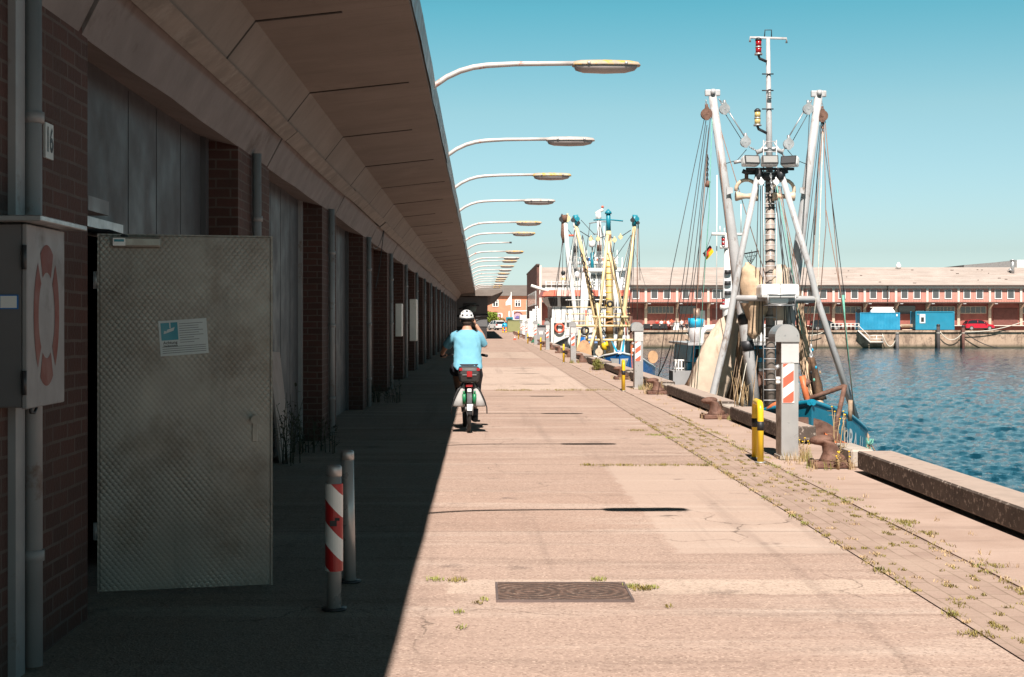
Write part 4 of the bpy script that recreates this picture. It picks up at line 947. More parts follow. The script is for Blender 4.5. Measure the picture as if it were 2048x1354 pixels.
def navlight(parent,px,py,d,lens,s=1):
    c=P(px,py,d); o=MB().lathe([(.001,0),(.085*s,0),(.085*s,.03*s),(.062*s,.04*s)],c,n=14); b=o.build('lantern',m_galv,parent)
    MB().lathe([(.062*s,.04*s),(.062*s,.16*s)],c,n=14).build('lens',lens,b); MB().lathe([(.068*s,.15*s),(.068*s,.18*s)],c,n=14).build('collar',m_galv,b)
    MB().lathe([(.062*s,.18*s),(.062*s,.30*s)],c,n=14).build('lens',lens,b); MB().lathe([(.07*s,.30*s),(.07*s,.33*s),(.03*s,.37*s),(.001,.37*s)],c,n=14).build('lid',m_dark,b)
    return b
navlight(b1,1517,110,d-.1,m_redlens); T('lantern_arm',b1,m_dark,[(1517,110,d-.1),(1519,117,d-.1),(1533,123,d-.05)],.03,8)
navlight(b1,1515,252,d-.1,m_ylens); T('lantern_arm',b1,m_dark,[(1515,252,d-.1),(1517,258,d-.1),(1533,266,d-.05)],.03,8)
navlight(b1,1539,197,d-.08,m_lens,.55)
# floodlights
for px,py,rz,rx in ((1503,320,.25,0),(1540,320,0,0),(1578,321,-.55,-.1)):
    c=P(px,py,d-.45); rm=Matrix.Rotation(rz,3,'Z')@Matrix.Rotation(R(-14),3,'X')
    o=MB().rbox(-.175,.175,-.03,.17,-.105,.105,.045); o.v=[c+rm@v for v in o.v]; fl=o.build('floodlight',m_whiteclean,b1)
    o=MB().rbox(-.168,.168,-.05,-.028,-.095,.09,.02); o.v=[c+rm@v for v in o.v]; o.build('bezel',m_black,fl)
    o=MB().rbox(-.145,.145,-.058,-.048,-.07,.068,.01); o.v=[c+rm@v for v in o.v]; o.build('lens',m_glassg if rz<-.3 else m_lens,fl)
T('floodlight_bar',b1,m_dark,[(1492,338,d-.25),(1588,338,d-.25)],.03,8)
MB().rbox(*[q for pr in zip(P(1508,338,d-.25),P(1572,365,d+.3)) for q in pr],.03).build('mast_head_box',m_dark,b1) if False else T('mast_head_box',b1,m_dark,[(1512,352,d-.1),(1568,352,d-.1)],.10,8)
T('spreader',b1,m_spar,[(1513,305,d),(1530,298,d),(1552,298,d),(1566,305,d)],.05,8)
for sx in (-1,1): T('spreader_stay',b1,m_spar,[(1540+sx*8,285,d),(1540+sx*32,318,d)],.02,6)
# A-frame legs, cross bar, radar platform
T('gantry_leg',b1,m_spar,[(1517,345,d-.25),(1482,509,d-.3),(1455,665,d-.3),(1423,800,d-.3),(1414,850,d-.3)],[.062,.066,.070,.072,.072],14)
T('gantry_leg',b1,m_spar,[(1562,345,d-.25),(1619,535,d-.3),(1634,598,d-.3),(1712,838,d-.3)],[.062,.066,.070,.072],14)
for a in ((1517,345),(1562,345)): c=P(*a,d-.25); MB().lathe([(.08,-.15),(.08,.05)],c,n=14).build('leg_clamp',m_dark,b1)
T('cross_bar',b1,m_spar,[(1470,596,d-.3),(1634,598,d-.3)],.062,12)
for pts in ([(1480,603,d-.3),(1527,606,d),(1553,606,d),(1630,603,d-.3)],): T('brace',b1,m_spar,pts,.03,8)
c=P(1555,581,d-.5); MB().rbox(c.x-.40,c.x+.40,c.y-.3,c.y+.3,c.z-.16,c.z+.13,.07).build('radar_scanner',m_whiteclean,b1)
MB().box(c.x-.004,c.x+.004,c.y-.302,c.y+.302,c.z-.161,c.z+.132).build('radar_strap',m_dark,b1)
c=P(1555,600,d-.5); MB().rbox(c.x-.22,c.x+.20,c.y-.2,c.y+.2,c.z-.09,c.z+.10,.06).build('radar_motor',m_whiteclean,b1)
o=MB()
a=P(1536,589,d-.8); b=P(1578,589,d-.2)
for x in (a.x,b.x):
    o.tube([(x,a.y,a.z),(x,a.y,a.z-.22)],.014,6); o.tube([(x,a.y,a.z),(x,b.y,a.z)],.014,6); o.tube([(x,a.y,a.z-.22),(x,b.y,a.z-.22)],.014,6)
for y in (a.y,b.y): o.tube([(a.x,y,a.z),(b.x,y,a.z)],.014,6); o.tube([(a.x,y,a.z-.22),(b.x,y,a.z-.22)],.014,6)
o.build('radar_frame',m_galv,b1)
# booms
def boom(parent,mat,pts,rs,bands,bandm,n=16):
    A=P(*pts[0]); B=P(*pts[-1]); k=len(rs)-1; ob=MB().tube([A.lerp(B,i/k) for i in range(k+1)],rs,n).build('boom',mat,parent)
    for u0,u1,r in bands: MB().tube([A.lerp(B,u0),A.lerp(B,u1)],r,n).build('band',bandm,ob)
    return ob
boom(b1,m_spar,[(1425,192,d),(1452,370,d+.2),(1480,545,d+.4),(1500,665,d+.5),(1518,856,d+.2)],[.085,.095,.12,.125,.10],[(.655,.685,.132),(.735,.765,.135)],m_dark)
boom(b1,m_spar,[(1637,192,d),(1611,370,d+.2),(1588,545,d+.4),(1570,680,d+.5),(1552,850,d+.2)],[.085,.095,.12,.125,.10],[(.70,.73,.13)],m_dark)
for px,py in ((1425,190),(1637,192)):
    c=P(px,py,d); MB().rbox(c.x-.16,c.x+.16,c.y-.05,c.y+.05,c.z-.02,c.z+.11,.02).build('boom_head_plate',m_spar,b1)
    MB().tube([c+Vector((0,-.08,0)),c+Vector((0,-.08,.11))],.05,10).build('boom_head',m_spar,b1)
for px,py in ((1462,378),(1604,378)):
    c=P(px,py,d-.1); s=1 if px<1500 else -1; MB().prism([c+Vector((-.09*s,0,.05)),c+Vector((.04*s,0,.03)),c+Vector((.04*s,0,-.08)),c+Vector((-.09*s,0,-.12))],(0,.03,0)).build('lug',m_spar,b1)
# blocks and topping lifts
def chainline(name,parent,mat,a,b,dd,n=9,r=.022):
    A=P(*a,dd); B=P(*b,dd); o=MB()
    for i in range(n):
        c=A.lerp(B,(i+.5)/n); l=(B-A).length/n*.62; dr=(B-A).normalized(); sd=(dr.cross(Vector((0,1,0))).normalized() if i%2 else Vector((0,1,0)))
        o.tube([c+dr*l*math.cos(t)+sd*l*.45*math.sin(t) for t in [2*math.pi*k/10 for k in range(11)]],r*.45,5,cap=False)
    return o.build(name,mat,parent)
for pts in ((1449,218),(1491,284)): pulley('block',b1,m_galv,*pts,d,.11)
for pts in ((1616,218),(1577,288)): pulley('block',b1,m_galv,*pts,d,.11)
chainline('chain',b1,m_galv,(1438,198),(1447,212),d,3); chainline('chain',b1,m_galv,(1624,199),(1618,211),d,3)
chainline('chain',b1,m_galv,(1499,294),(1516,303),d,4); chainline('chain',b1,m_galv,(1571,296),(1562,303),d,4)
for a,b in (((1453,216),(1492,278)),((1447,222),(1486,284)),((1612,216),(1574,280)),((1619,222),(1582,288))): T('topping_lift',b1,m_galv if a[0] in(1453,1612) else m_wire,[(*a,d),(*b,d)],.014 if a[0] in(1453,1612) else .008,5)
pulley('block',b1,m_rust,1413,228,d,.12); pulley('block',b1,m_rust,1644,232,d,.12); chainline('chain',b1,m_galv,(1412,200),(1412,218),d,3); chainline('chain',b1,m_galv,(1643,200),(1644,222),d,3)
chainline('chain',b1,m_dark,(1415,310),(1414,368),d,11,.03); chainline('chain',b1,m_dark,(1646,236),(1645,268),d,6,.03); chainline('chain',b1,m_galv,(1541,345),(1544,385),d-.35,8,.03)
T('swivel',b1,m_rust,[(1417,362,d),(1414,374,d)],.05,8)
# fairlead rings either side of the mast
m_cream=M('cream_roller',(.62,.47,.34),.6,var=.12,scale=5,col2=(.45,.16,.07),thr=(.58,.7))
for s,cx in ((-1,1493),(1,1567)):
    c=P(cx,383,d-.15); rr=.22
    o=MB().tube([c+Vector((rr*1.02*math.cos(a),0,rr*.98*math.sin(a)+.03)) for a in [R(q) for q in range(-25,206,21)]],.038,8); o.build('fairlead_ring',m_cream,b1)
    o=MB().lathe([(.10,-.23),(.10,-.20),(.055,-.06),(.05,0),(.055,.06),(.10,.20),(.10,.23)],c+Vector((0,0,-.10)),'X',16); o.build('roller',m_cream,b1)
    T('shackle',b1,m_rust,[(cx,345,d-.15),(cx,360,d-.15)],.04,6); T('guide_bracket',b1,m_dark,[(cx+s*-18,345,d-.15),(cx,345,d-.15),(cx+s*8,342,d-.15)],.05,6)
for px in (1522,1552): pulley('block',b1,m_whiteclean,px,364,d-.4,.06)
T('stay',b1,m_wire,[(1493,299,d),(1475,320,d),(1452,327,d)],.008,5); T('stay',b1,m_wire,[(1575,300,d),(1592,320,d),(1612,328,d)],.008,5)
MB().rbox(*[q for a,b in zip(P(1469,324,d),P(1481,318,d)) for q in (a,b)],.01) if False else None
for px in (1476,1590): T('turnbuckle',b1,m_spar,[(px-8,325,d),(px+8,322,d)],.04,6)
# running wires and ropes
wires=[((1409,236),(1343,548),(1318,745),m_wire),((1412,240),(1366,560),(1338,740),m_wire),((1414,250),(1373,560),(1345,740),m_wire),((1418,255),(1384,560),(1350,745),m_wire),((1423,210),(1402,430),(1390,640),m_wire),
((1417,262),(1398,540),(1381,800),m_roper),((1416,374),(1388,560),(1372,720),m_wire),((1430,240),(1450,420),(1470,620),m_roper),((1428,215),(1490,420),(1534,560),m_roper),((1425,215),(1418,420),(1392,800),m_ropeg),
((1646,240),(1625,540),(1612,655),m_roper),((1647,243),(1630,400),(1618,700),m_roper),((1648,245),(1652,450),(1632,700),m_roper),((1650,240),(1676,540),(1706,800),m_roper),((1643,245),(1628,430),(1602,640),m_wire),((1640,250),(1615,470),(1590,700),m_wire),((1645,262),(1668,430),(1690,600),m_wire),
((1619,225),(1614,330),(1602,520),m_wire),((1643,236),(1636,330),(1629,470),m_wire)]
for a,b,c,m in wires: T('wire',b1,m,[(*a,d),(*b,d-.1),(*c,d-.3)],.008 if m is m_wire else .009,5)
for x0,x1,m in ((1547,1585,m_wire),(1551,1596,m_wire),(1553,1604,m_ropeg),(1556,1612,m_rope),(1549,1576,m_wire),(1559,1616,m_roper),(1562,1598,m_wire),(1557,1570,m_wire),(1521,1517,m_wire),(1517,1505,m_wire),(1525,1524,m_wire)):
    T('running_rope',b1,m,[(x0,372,d-.2),((x0+x1)/2+2,520,d-.2),(x1,668,d-.35)],.009,5)
T('green_line',b1,m_ropeg,[(1686,590,d-.6),(1690,640,d-.6),(1710,838,d-.4)],[.03,.011,.010],6); T('wire',b1,m_roper,[(1652,420,d),(1684,600,d-.5),(1712,860,d-.5)],.009,5)
T('shroud_rope',b1,m_ropew,[(1646,262,d),(1636,560,d-.3),(1622,690,d-.5)],.011,5); chainline('chain',b1,m_spar,(1622,690),(1622,745),d-.5,9,.05)
# wheelhouse aft
w=37.0; hs=P(1386,690,w); he=P(1592,690,w)
zt=hs.z; zb=-1.9
wh=MB()
z1=P(0,724,w).z
wh.box(hs.x,he.x,w,w+3.2,zb,z1-.01); whs=wh.build('wheelhouse',M('grey_house_paint',(.30,.285,.28),.5,var=.08,bmp=.05),b1)
o=MB(); a=hs.x-.08; b=he.x+.08
o.prism([(a,w-.06,z1),(b,w-.06,z1),(b+.12,w-.28,zt),(a+.02,w-.28,zt)],(0,3.3,0)); o.build('bridge_band',m_cyan,b1)
for px0,px1 in ((1389,1411),(1497,1512),(1516,1530)):
    q0=P(px0,696,w-.3); q1=P(px1,717,w-.3)
    o=MB(); o.quad((q0.x,w-.30,q0.z),(q1.x,w-.30,q0.z),(q1.x,w-.16,q1.z),(q0.x,w-.16,q1.z)); 
    for v in o.v: v.y-=.02
    wi=o.build('window',m_glass,b1,recalc=False)
    f=MB(); 
    for e0,e1 in zip(o.v,o.v[1:]+o.v[:1]): f.tube([e0,e1],.025,6)
    f.build('frame',m_cyan,wi)
q0=P(1508,728,w); q1=P(1530,775,w); MB().box(q0.x,q1.x,w-.02,w-.004,q1.z,q0.z).build('window',m_glassg,b1)
MB().box(hs.x-.2,he.x+.2,w-.5,w+3.3,zt,zt+.06).build('house_roof',m_spar,b1)
a=P(1484,648,w+.8); b=P(1535,690,w+.8); MB().rbox(a.x,b.x,w+.4,w+1.6,zt+.07,a.z,.06).build('upper_cabin',m_white,b1)
a=P(1507,637,w+.8); b=P(1522,648,w+.8); MB().rbox(a.x,b.x,w+.5,w+1.2,b.z,a.z,.03).build('cabin_vent',m_cyan,b1)
T('funnel',b1,m_spar,[(1394,690,w+.6),(1391,655,w+.6)],[.16,.22],14); T('funnel_cap',b1,m_cyan,[(1391,655,w+.6),(1392,637,w+.6)],[.19,.21],14); T('exhaust',b1,M('copper_pipe',(.38,.26,.2),.4,.4),[(1393,640,w+.6),(1393,617,w+.6)],[.09,.085],12)
T('davit',b1,m_white,[(1404,745,w),(1402,690,w),(1404,665,w),(1412,656,w),(1440,654,w),(1475,654,w)],[.06,.06,.07,.08,.08,.08],10)
T('aft_mast',b1,m_whiteclean,[(1455,690,w+1),(1455,600,w+1),(1456,470,w+1)],[.14,.13,.09],12)
for y0 in (540,562,582): T('mast_mark',b1,m_dark,[(1455.5,y0,w+.88),(1455.5,y0+8,w+.88)],.085,10)
T('aft_yard',b1,m_white,[(1423,468,w+1),(1487,469,w+1)],.04,8); T('aerial',b1,m_white,[(1433,640,w+1.3),(1434,350,w+1.3)],.014,6); T('aerial',b1,m_white,[(1482,468,w+1),(1482,408,w+1)],.014,6); T('aerial',b1,m_white,[(1440,468,w+1),(1440,452,w+1)],.012,6); T('aerial',b1,m_white,[(1448,468,w+1),(1449,456,w+1)],.012,6)
navlight(b1,1446.5,493,w+.9,m_redlens,.75); T('lantern_shelf',b1,m_white,[(1440,494,w+.9),(1456,494,w+.9)],.045,8)
navlight(b1,1447,612,w+.9,m_redlens,.6); T('lantern_shelf',b1,m_white,[(1440,614,w+.9),(1456,614,w+.9)],.06,8)
for x in (1352,1357,1363,1370): T('guard_rail',b1,m_white,[(x,750,w+.3),(x,721,w+.3)],.022,6)
T('guard_rail',b1,m_white,[(1349,721,w+.3),(1372,721,w+.3)],.03,6); T('guard_rail',b1,m_white,[(1349,737,w+.3),(1372,737,w+.3)],.022,6)
a=P(1372,725,w+.5); b=P(1386,760,w+.5); MB().box(a.x,b.x,w+.2,w+1,b.z,a.z).build('locker',m_cyan,b1)
a=P(1346,742,w-.2); b=P(1386,775,w-.2); MB().box(a.x,b.x,w-.2,w+.6,b.z,a.z).build('deck_box',m_bulw,b1)
# grey deck house forward with the winch and gallows in shadow
a=P(1463,765,33); b=P(1600,830,33); MB().rbox(a.x,b.x,33,35.5,-1.8,a.z,.05).build('deck_house',m_bulw,b1)
T('trawl_winch',b1,m_rust,[(1478,772,32.4),(1530,772,32.4)],.34,18)
for x in (1475,1503,1532): T('winch_flange',b1,m_dark,[(x,772,32.4),(x+3,772,32.4)],.42,18)
T('gallows',b1,m_spar,[(1550,905,31.2),(1552,790,31.2)],.10,12)
# flag on the signal halyard
def flagmesh():
    o=MB(); n=8; A=P(1420,483,w+1); 
    for k,m in ((0,0),(1,1),(2,2)):
        rs=[]
        for i in range(n+1):
            u=i/n; x=A.x-.20*u-.0; z=A.z-.10-.22*u-.06*k*(1) ; y=A.y+.05*math.sin(u*6+k)
            rs.append([(x+.03*k,y,z+.02*k),(x+.03*(k+1)+.02,y+.03*math.sin(u*5),z-.055)])
        o.loft(rs,m=m,closed=False)
    return o
fo=flagmesh().build('flag',[m_black,m_redp,m_yellow],None); tag(fo,'small German flag fluttering on a halyard of the nearest fishing boat','flag')
T('halyard',b1,m_wire,[(1423,470,w+1),(1412,500,w+1),(1398,640,w+1)],.006,4)
T('halyard',b1,m_wire,[(1503,500,d),(1500,540,d)],.006,4)
# landing net basket
o=MB(); c=P(1502,505,d+1); R0=.17
top=[c+Vector((R0*math.cos(a),R0*math.sin(a),.03*math.cos(a))) for a in [2*math.pi*k/16 for k in range(17)]]; tip=P(1501,530,d+1)
o.tube(top,.012,5,cap=False)
for p in top[::1]: o.tube([p,tip],.004,4)
for u in (.3,.6): o.tube([p.lerp(tip,u) for p in top],.004,4,cap=False)
tag(o.build('landing_net',m_dark,None),'small conical wire landing net hung up beside the ladder mast','net')
# nets
G='nets hung up to dry on the nearest fishing boat'
blob('fishing_net',None,m_netl,[(1474,618,31,.06),(1462,640,31,.22),(1440,690,31,.36),(1425,740,31,.42),(1408,800,31,.42),(1400,840,31,.40)],flat=.35,rip=.13,cat='fishing net',label='large pale cream fishing net spread like a sail beside the left gantry leg',group=G)
blob('fishing_net',None,m_netd,[(1431,668,32,.04),(1420,700,32,.14),(1404,740,32,.22),(1386,790,32,.30),(1380,830,32,.30)],flat=.4,rip=.10,cat='fishing net',label='brown mesh edge of net hanging left of the pale cream net',group=G)
blob('fishing_net',None,m_netd,[(1478,560,31.6,.05),(1484,600,31.6,.16),(1480,660,31.6,.20),(1468,740,31.6,.22),(1462,800,31.6,.24)],flat=.5,rip=.2,cat='fishing net',label='dark brown net bundle hanging behind the left gantry leg',group=G)
blob('fishing_net',None,m_net,[(1488,600,31.4,.03),(1487,640,31.4,.08),(1486,700,31.4,.10),(1486,745,31.4,.15),(1484,775,31.4,.10)],flat=.8,rip=.2,cat='fishing net',label='ochre roped net bundle hanging low between gantry leg and left boom',group=G)
blob('fishing_net',None,m_netd,[(1490,620,31.9,.05),(1488,690,31.9,.10),(1492,745,31.9,.22),(1494,775,31.9,.15)],flat=.8,rip=.25,cat='fishing net',label='dark net bundle low behind the ochre net',group=G)
blob('fishing_net',None,m_net,[(1494,525,29.95,.03),(1500,543,29.95,.19),(1507,575,29.95,.27),(1512,610,29.95,.27),(1513,640,29.95,.17),(1508,665,29.95,.14),(1507,678,29.95,.04)],flat=.8,rip=.12,cat='fishing net',label='plump beige net bag hanging between left boom and ladder mast',group=G)
blob('fishing_net',None,m_netl,[(1562,530,29.95,.10),(1560,545,29.95,.18),(1560,580,29.95,.20),(1558,640,29.95,.15)],flat=.8,rip=.08,cat='fishing net',label='smooth pale net bag hanging right of the ladder mast behind the radar',group=G)
blob('fishing_net',None,m_net,[(1590,560,30.7,.04),(1598,610,30.7,.07),(1604,660,30.7,.11),(1611,720,30.7,.13),(1620,770,30.5,.12),(1636,806,30.2,.10),(1648,830,30,.07)],flat=.8,rip=.15,cat='fishing net',label='long slim beige net trailing down right of the steel pedestal onto the bow',group=G)
blob('fishing_net',None,m_netd,[(1577,600,31.2,.04),(1574,660,31.2,.10),(1572,720,31.2,.14),(1570,780,31.2,.14)],flat=.8,rip=.25,cat='fishing net',label='dark brown net bundle hanging between right boom and pedestal',group=G)
blob('fishing_net',None,m_netd,[(1623,715,29,.06),(1630,760,29,.10),(1640,800,29,.10)],flat=.8,rip=.3,cat='fishing net',label='tangled dark net with blue cord beside the long slim net',group=G)
for i in range(26):                      # loose warps over the foredeck
    x0=random.uniform(1478,1526); x1=x0+random.uniform(-26,8); T('warp',b1,random.choice((m_rope,m_netd,m_ropew,m_rope)),[(x0,612,30.6),((x0+x1)/2+random.uniform(-3,3),720,30.6),(x1,random.uniform(780,845),30.4)],.008,5)
for x0,x1 in ((1578,1622),(1584,1632),(1592,1618),(1570,1590)): T('warp',b1,m_rope,[(x0,600,30.3),((x0+x1)/2,690,30.3),(x1,780,30)],.008,5)
for x0,x1,m in ((1500,1462,m_rope),(1512,1472,m_ropew),(1524,1503,m_rope)): T('warp',b1,m,[(x0,640,30.6),((x0+x1)/2-2,740,30),(x1,835,28.6)],.008,5)
# trawl shoes and their bars on the bow
tf=thing('trawl_frame',P(1640,830,24.6),'rusty orange trawl beam frame of welded bars lying on the turquoise bow','trawl frame')
dd=24.6
for pts,m,r in (([(1604,752,dd),(1612,790,dd),(1629,852,dd)],m_orange,.055),([(1610,800,dd),(1690,772,dd)],m_rust,.042),([(1690,770,dd),(1664,888,dd-.3)],m_rust,.042),([(1618,760,dd),(1608,775,dd)],m_rust,.05)): T('bar',tf,m,pts,r,10)
o=MB(); c=P(1606,884,dd-.5); pr=[c+Vector((.66*math.cos(a),0,.42*math.sin(a))) for a in [R(q) for q in range(0,116,9)]]+[c+Vector((-.3,0,-.2)),c+Vector((.66,0,-.2))]; o.prism(pr,(0,.05,0)); o.build('shoe_plate',m_rust,tf)
o=MB(); c=P(1668,895,dd-.6); o.prism([c+Vector((-.15,0,.25)),c+Vector((.35,0,-.15)),c+Vector((-.15,0,-.2))],(0,.3,0)); o.build('shoe_tip',m_orange,tf)
tf=thing('trawl_frame',P(1550,825,25.6),'second orange trawl frame showing left of the nearest steel pedestal','trawl frame')
for pts in ([(1528,822,25.6),(1558,808,25.6)],[(1530,822,25.6),(1556,842,25.6)],[(1524,830,25.6),(1545,812,25.2),(1568,800,25.2)]): T('bar',tf,m_orange,pts,.045,8)
# stem head fittings and fender ropes
T('bow_post',b1,m_rope,[(1700,842,25.4),(1701,800,25.4)],.04,10)
o=MB()
for i in range(16):
    a=P(random.uniform(1728,1738),random.uniform(862,878),29); b=a+Vector((random.uniform(-.05,.22),random.uniform(-.1,.1),random.uniform(-.55,-.15))); o.tube(catenary(a,b,random.uniform(-.05,.12),6),.014,5)
o.build('bow_rope_fender',m_rope,b1)
o=MB()
for i in range(10):
    a=P(random.uniform(1728,1738),random.uniform(862,876),29); b=a+Vector((random.uniform(-.05,.15),random.uniform(-.1,.1),random.uniform(-.35,.0))); o.tube(catenary(a,b,.12,6),.014,5)
o.build('bow_rope_fender',m_ropeg,b1)
T('chrome_tank',b1,m_steel,[(1432,725,34),(1432,765,34)],.12,12)
for x,y,m in ((1625,700,m_cyan),(1632,735,m_cyan),(1628,760,m_ropeg),(1640,745,m_rope),(1622,745,m_black)): 
    c=P(x,y,28); MB().ell(c,.022,.022,.035,n=8,k=6).build('float',m,b1)
# mooring lines
for a,b,l in ((P(1655,893,15.4),P(1628,850,24.2),'slack mooring line from the nearest rusty bollard to the turquoise bow'),(P(1440,800,23),P(1475,838,28.5),'mooring line from the second rusty bollard to the nearest fishing boat')):
    tag(MB().tube(catenary(a,b,.25),.016,6).build('mooring_line',m_rope,None),l,'rope')
# ------------------------------------------------------------------ second cutter: royal blue hull, yellow spars
b2=thing('fishing_boat',(6.1,66,-1.0),'royal blue fishing boat with cream yellow mast and booms moored behind the first boat','fishing boat')
h2=Hull((5.66,58.0),(.07,1),17,3.5,[(0,.24),(1,.12),(2,-.05),(3.5,-.35),(6,-.6),(10,-.8),(14,-.8),(17,-.5)],6.5,2.2,.14)
h2.build(b2,m_blue2,m_whiteclean,m_decking,m_bulw,.7)
hull_text(h2,'ACC 8',4.6,-.58,.5,1,b2,M('pale_blue_letters',(.30,.45,.62),.5),sx=1.5)
o=MB()
for sd in (-1,1):                    # white triangle round the stem
    n=6
    for i in range(n):
        for j in range(n):
            def q(a,b):
                z=.02-.95*b; u=a*(.62*(1-b)); return h2.p(u,z,sd,.03)
            vs=[q(i/n,j/n),q((i+1)/n,j/n),q((i+1)/n,(j+1)/n),q(i/n,(j+1)/n)]; o.poly(vs)
o.build('bow_triangle',m_whiteclean,b2,recalc=False)
tm=textmb('ME',.26,lambda u,v:(u,v,0),.004); o=MB(); o.add([h2.p(max(.02,.30+v.x*1.25),-.17+v.y,1,.04) for v in tm.v],tm.f); o.build('bow_letters',M('blue_letters',(.12,.33,.5),.5),b2,recalc=False)
T('stem_head',b2,m_blue2,[(1238,712,58.2),(1238,703,58.3)],[.12,.09],12)
d=66
T('mast',b2,m_yellowb,[(1220,715,d),(1219,560,d),(1217,462,d)],[.19,.17,.12],14)
T('topmast',b2,m_teal,[(1217,462,d),(1216.5,425,d)],[.11,.10],12); T('mast_finial',b2,m_teal,[(1216.5,428,d),(1216.5,424,d),(1216.5,418,d)],[.16,.15,.01],12)
T('mast_collar',b2,M('bare_brown_mast',(.28,.14,.07),.6),[(1217,482,d),(1217,469,d)],.135,12); T('mast_foot',b2,M('ochre_primer',(.40,.20,.08),.7,var=.2),[(1219,668,d-.05),(1219,637,d-.05)],.195,14)
for i in range(13):
    y=508+i*13; c=P(1218.6,y,d); MB().lathe([(.178,0),(.186,.02),(.178,.04)],c,n=14).build('mast_band',m_yellow,b2)
T('mast_yard',b2,m_teal,[(1187,440,d),(1216,439,d),(1246,442,d)],.035,6)
for a,b in (((1216,500),(1205,560)),((1219,500),(1232,540))): T('mast_strut',b2,m_yellowb,[(*a,d),(*b,d)],.075,8)
T('boom',b2,m_yellowb,[(1152,450,d),(1163,497,d),(1188,620,d),(1205,712,d)],[.075,.09,.115,.11],14); T('boom',b2,m_yellowb,[(1269,450,d),(1258,545,d),(1246,640,d),(1236,700,d)],[.075,.09,.115,.11],14)
for px in (1151,1270):
    T('boom_head',b2,m_teal,[(px,430,d),(px+(3 if px<1200 else -2),452,d)],[.12,.10],10)
    pulley('block',b2,m_dark,px-5,440,d-.1,.10); pulley('block',b2,m_teal,px+4,438,d-.1,.11); pulley('block',b2,m_dark,px+6,446,d-.1,.08)
# gantry
for pts in ([(1215,470,d-.2),(1202,600,d-.4),(1183,700,d-.6)],[(1219,505,d-.2),(1245,620,d-.4),(1262,660,d-.5)]): T('gantry_leg',b2,m_yellowb,pts,.07,10)
for y,x0,x1 in ((634,1185,1258),(652,1152,1262),(680,1176,1268)): T('cross_bar',b2,m_yellowb,[(x0,y,d-.5),(x1,y,d-.5)],.06,8)
for x in (1262,1174): T('gallows_post',b2,m_rust if x>1200 else m_yellowb,[(x,720,d-.4),(x,632,d-.4)],.07,8)
for x0,y0,x1,y1 in ((1194,606,1206,700),(1160,660,1152,728),(1190,660,1176,712)): T('derrick',b2,m_yellowb,[(x0,y0,d-.6),(x1,y1,d-.7)],.065,8)
for px,py in ((1182,478),(1196,478),(1229,480),(1241,474)): pulley('block',b2,m_yellowb,px,py,d,.10)
for a,b in (((1160,462),(1182,476)),((1196,478),(1214,470)),((1217,470),(1229,478)),((1241,474),(1262,460)),((1229,484),(1226,505))): T('topping_lift',b2,m_dark,[(*a,d),(*b,d)],.02,5)
for a,b,m in (((1152,455),(1206,690),m_netd),((1272,452),(1250,690),m_wire),((1274,450),(1274,640),m_roper),((1277,450),(1280,560),m_wire),((1266,460),(1240,560),m_wire),((1150,455),(1121,620),m_wire),((1276,450),(1275,640),m_roper),((1162,440),(1190,470),m_wire)): T('wire',b2,m,[(*a,d),(*b,d-.3)],.022 if m is m_netd else .014,5)
chainline('chain',b2,m_dark,(1160,500),(1218,700),d-.3,26,.05)
for px,py,r in ((1220,608,.12),(1170,661,.16)):
    c=P(px,py,d-.7); MB().tube([c+Vector((r*math.cos(a),0,r*math.sin(a))) for a in [2*math.pi*k/14 for k in range(15)]],.05,8,cap=False).build('life_ring' if False else 'tyre_fender',m_black,b2)
# deckhouse, door openings, winch
w=71.5
a=P(1172,672,w); b=P(1264,740,w); MB().box(a.x,b.x,w,w+3.5,b.z,a.z).build('wheelhouse',m_whiteclean,b2)
for x0,x1,y0,y1 in ((1181,1186,692,712),(1194,1203,692,712),(1250,1262,682,708)): q0=P(x0,y0,w); q1=P(x1,y1,w); MB().box(q0.x,q1.x,w-.03,w-.004,q1.z,q0.z).build('doorway',m_glass,b2)
a=P(1160,674,w); b=P(1216,686,w); MB().box(a.x,b.x,w-.5,w-.05,b.z,a.z).build('bridge_band',M('pale_blue_band',(.20,.32,.58),.5),b2); a=P(1159,674,w-.1); b=P(1167,686,w-.1); MB().box(a.x,b.x,w-.55,w-.06,b.z,a.z).build('band_end',m_blue2,b2)
o=MB(); c=P(1169,708,62.5); o.prism([c+Vector((.42*math.cos(t)*(.8 if math.cos(t)<0 else .75),0,.62*math.sin(t))) for t in [2*math.pi*k/18 for k in range(18)]],(0,.18,0)); o.build('trawl_door',M('ochre_door',(.56,.33,.18),.7,var=.15,col2=(.35,.16,.08)),b2)
o=MB(); c=P(1306,714,67); o.prism([c+Vector((.24*math.cos(t),0,.30*math.sin(t))) for t in [2*math.pi*k/18 for k in range(18)]],(0,.18,0)); o.build('trawl_door',M('ochre_door_b',(.56,.33,.18),.7,var=.15,col2=(.35,.16,.08)),b2)
T('anchor_winch',b2,m_rust,[(1196,712,61),(1203,712,61)],.18,12); pulley('block',b2,m_cream,1198,704,60.6,.16)
for a,b,m in (((1223,683),(1233,702),m_cyan),((1248,680),(1245,703),m_cyan),((1265,685),(1261,740),m_orange)): T('bow_line',b2,m,[(*a,62),(*b,59)],.05,6)
T('deck_crane',b2,m_yellow,[(1210,700,63),(1208,690,63),(1216,688,63)],.13,10)
tag(MB().tube(catenary(P(1266,755,45.2),P(1262,690,58.5),.1),.02,6).build('mooring_line',m_orange,None),'orange mooring line from the quay to the royal blue bow','rope')
tag(MB().tube(catenary(P(1316,752,38.2),P(1342,690,37.5),.05),.016,6).build('mooring_line',m_wire,None),'dark stern line of the nearest fishing boat beside the quay','rope')
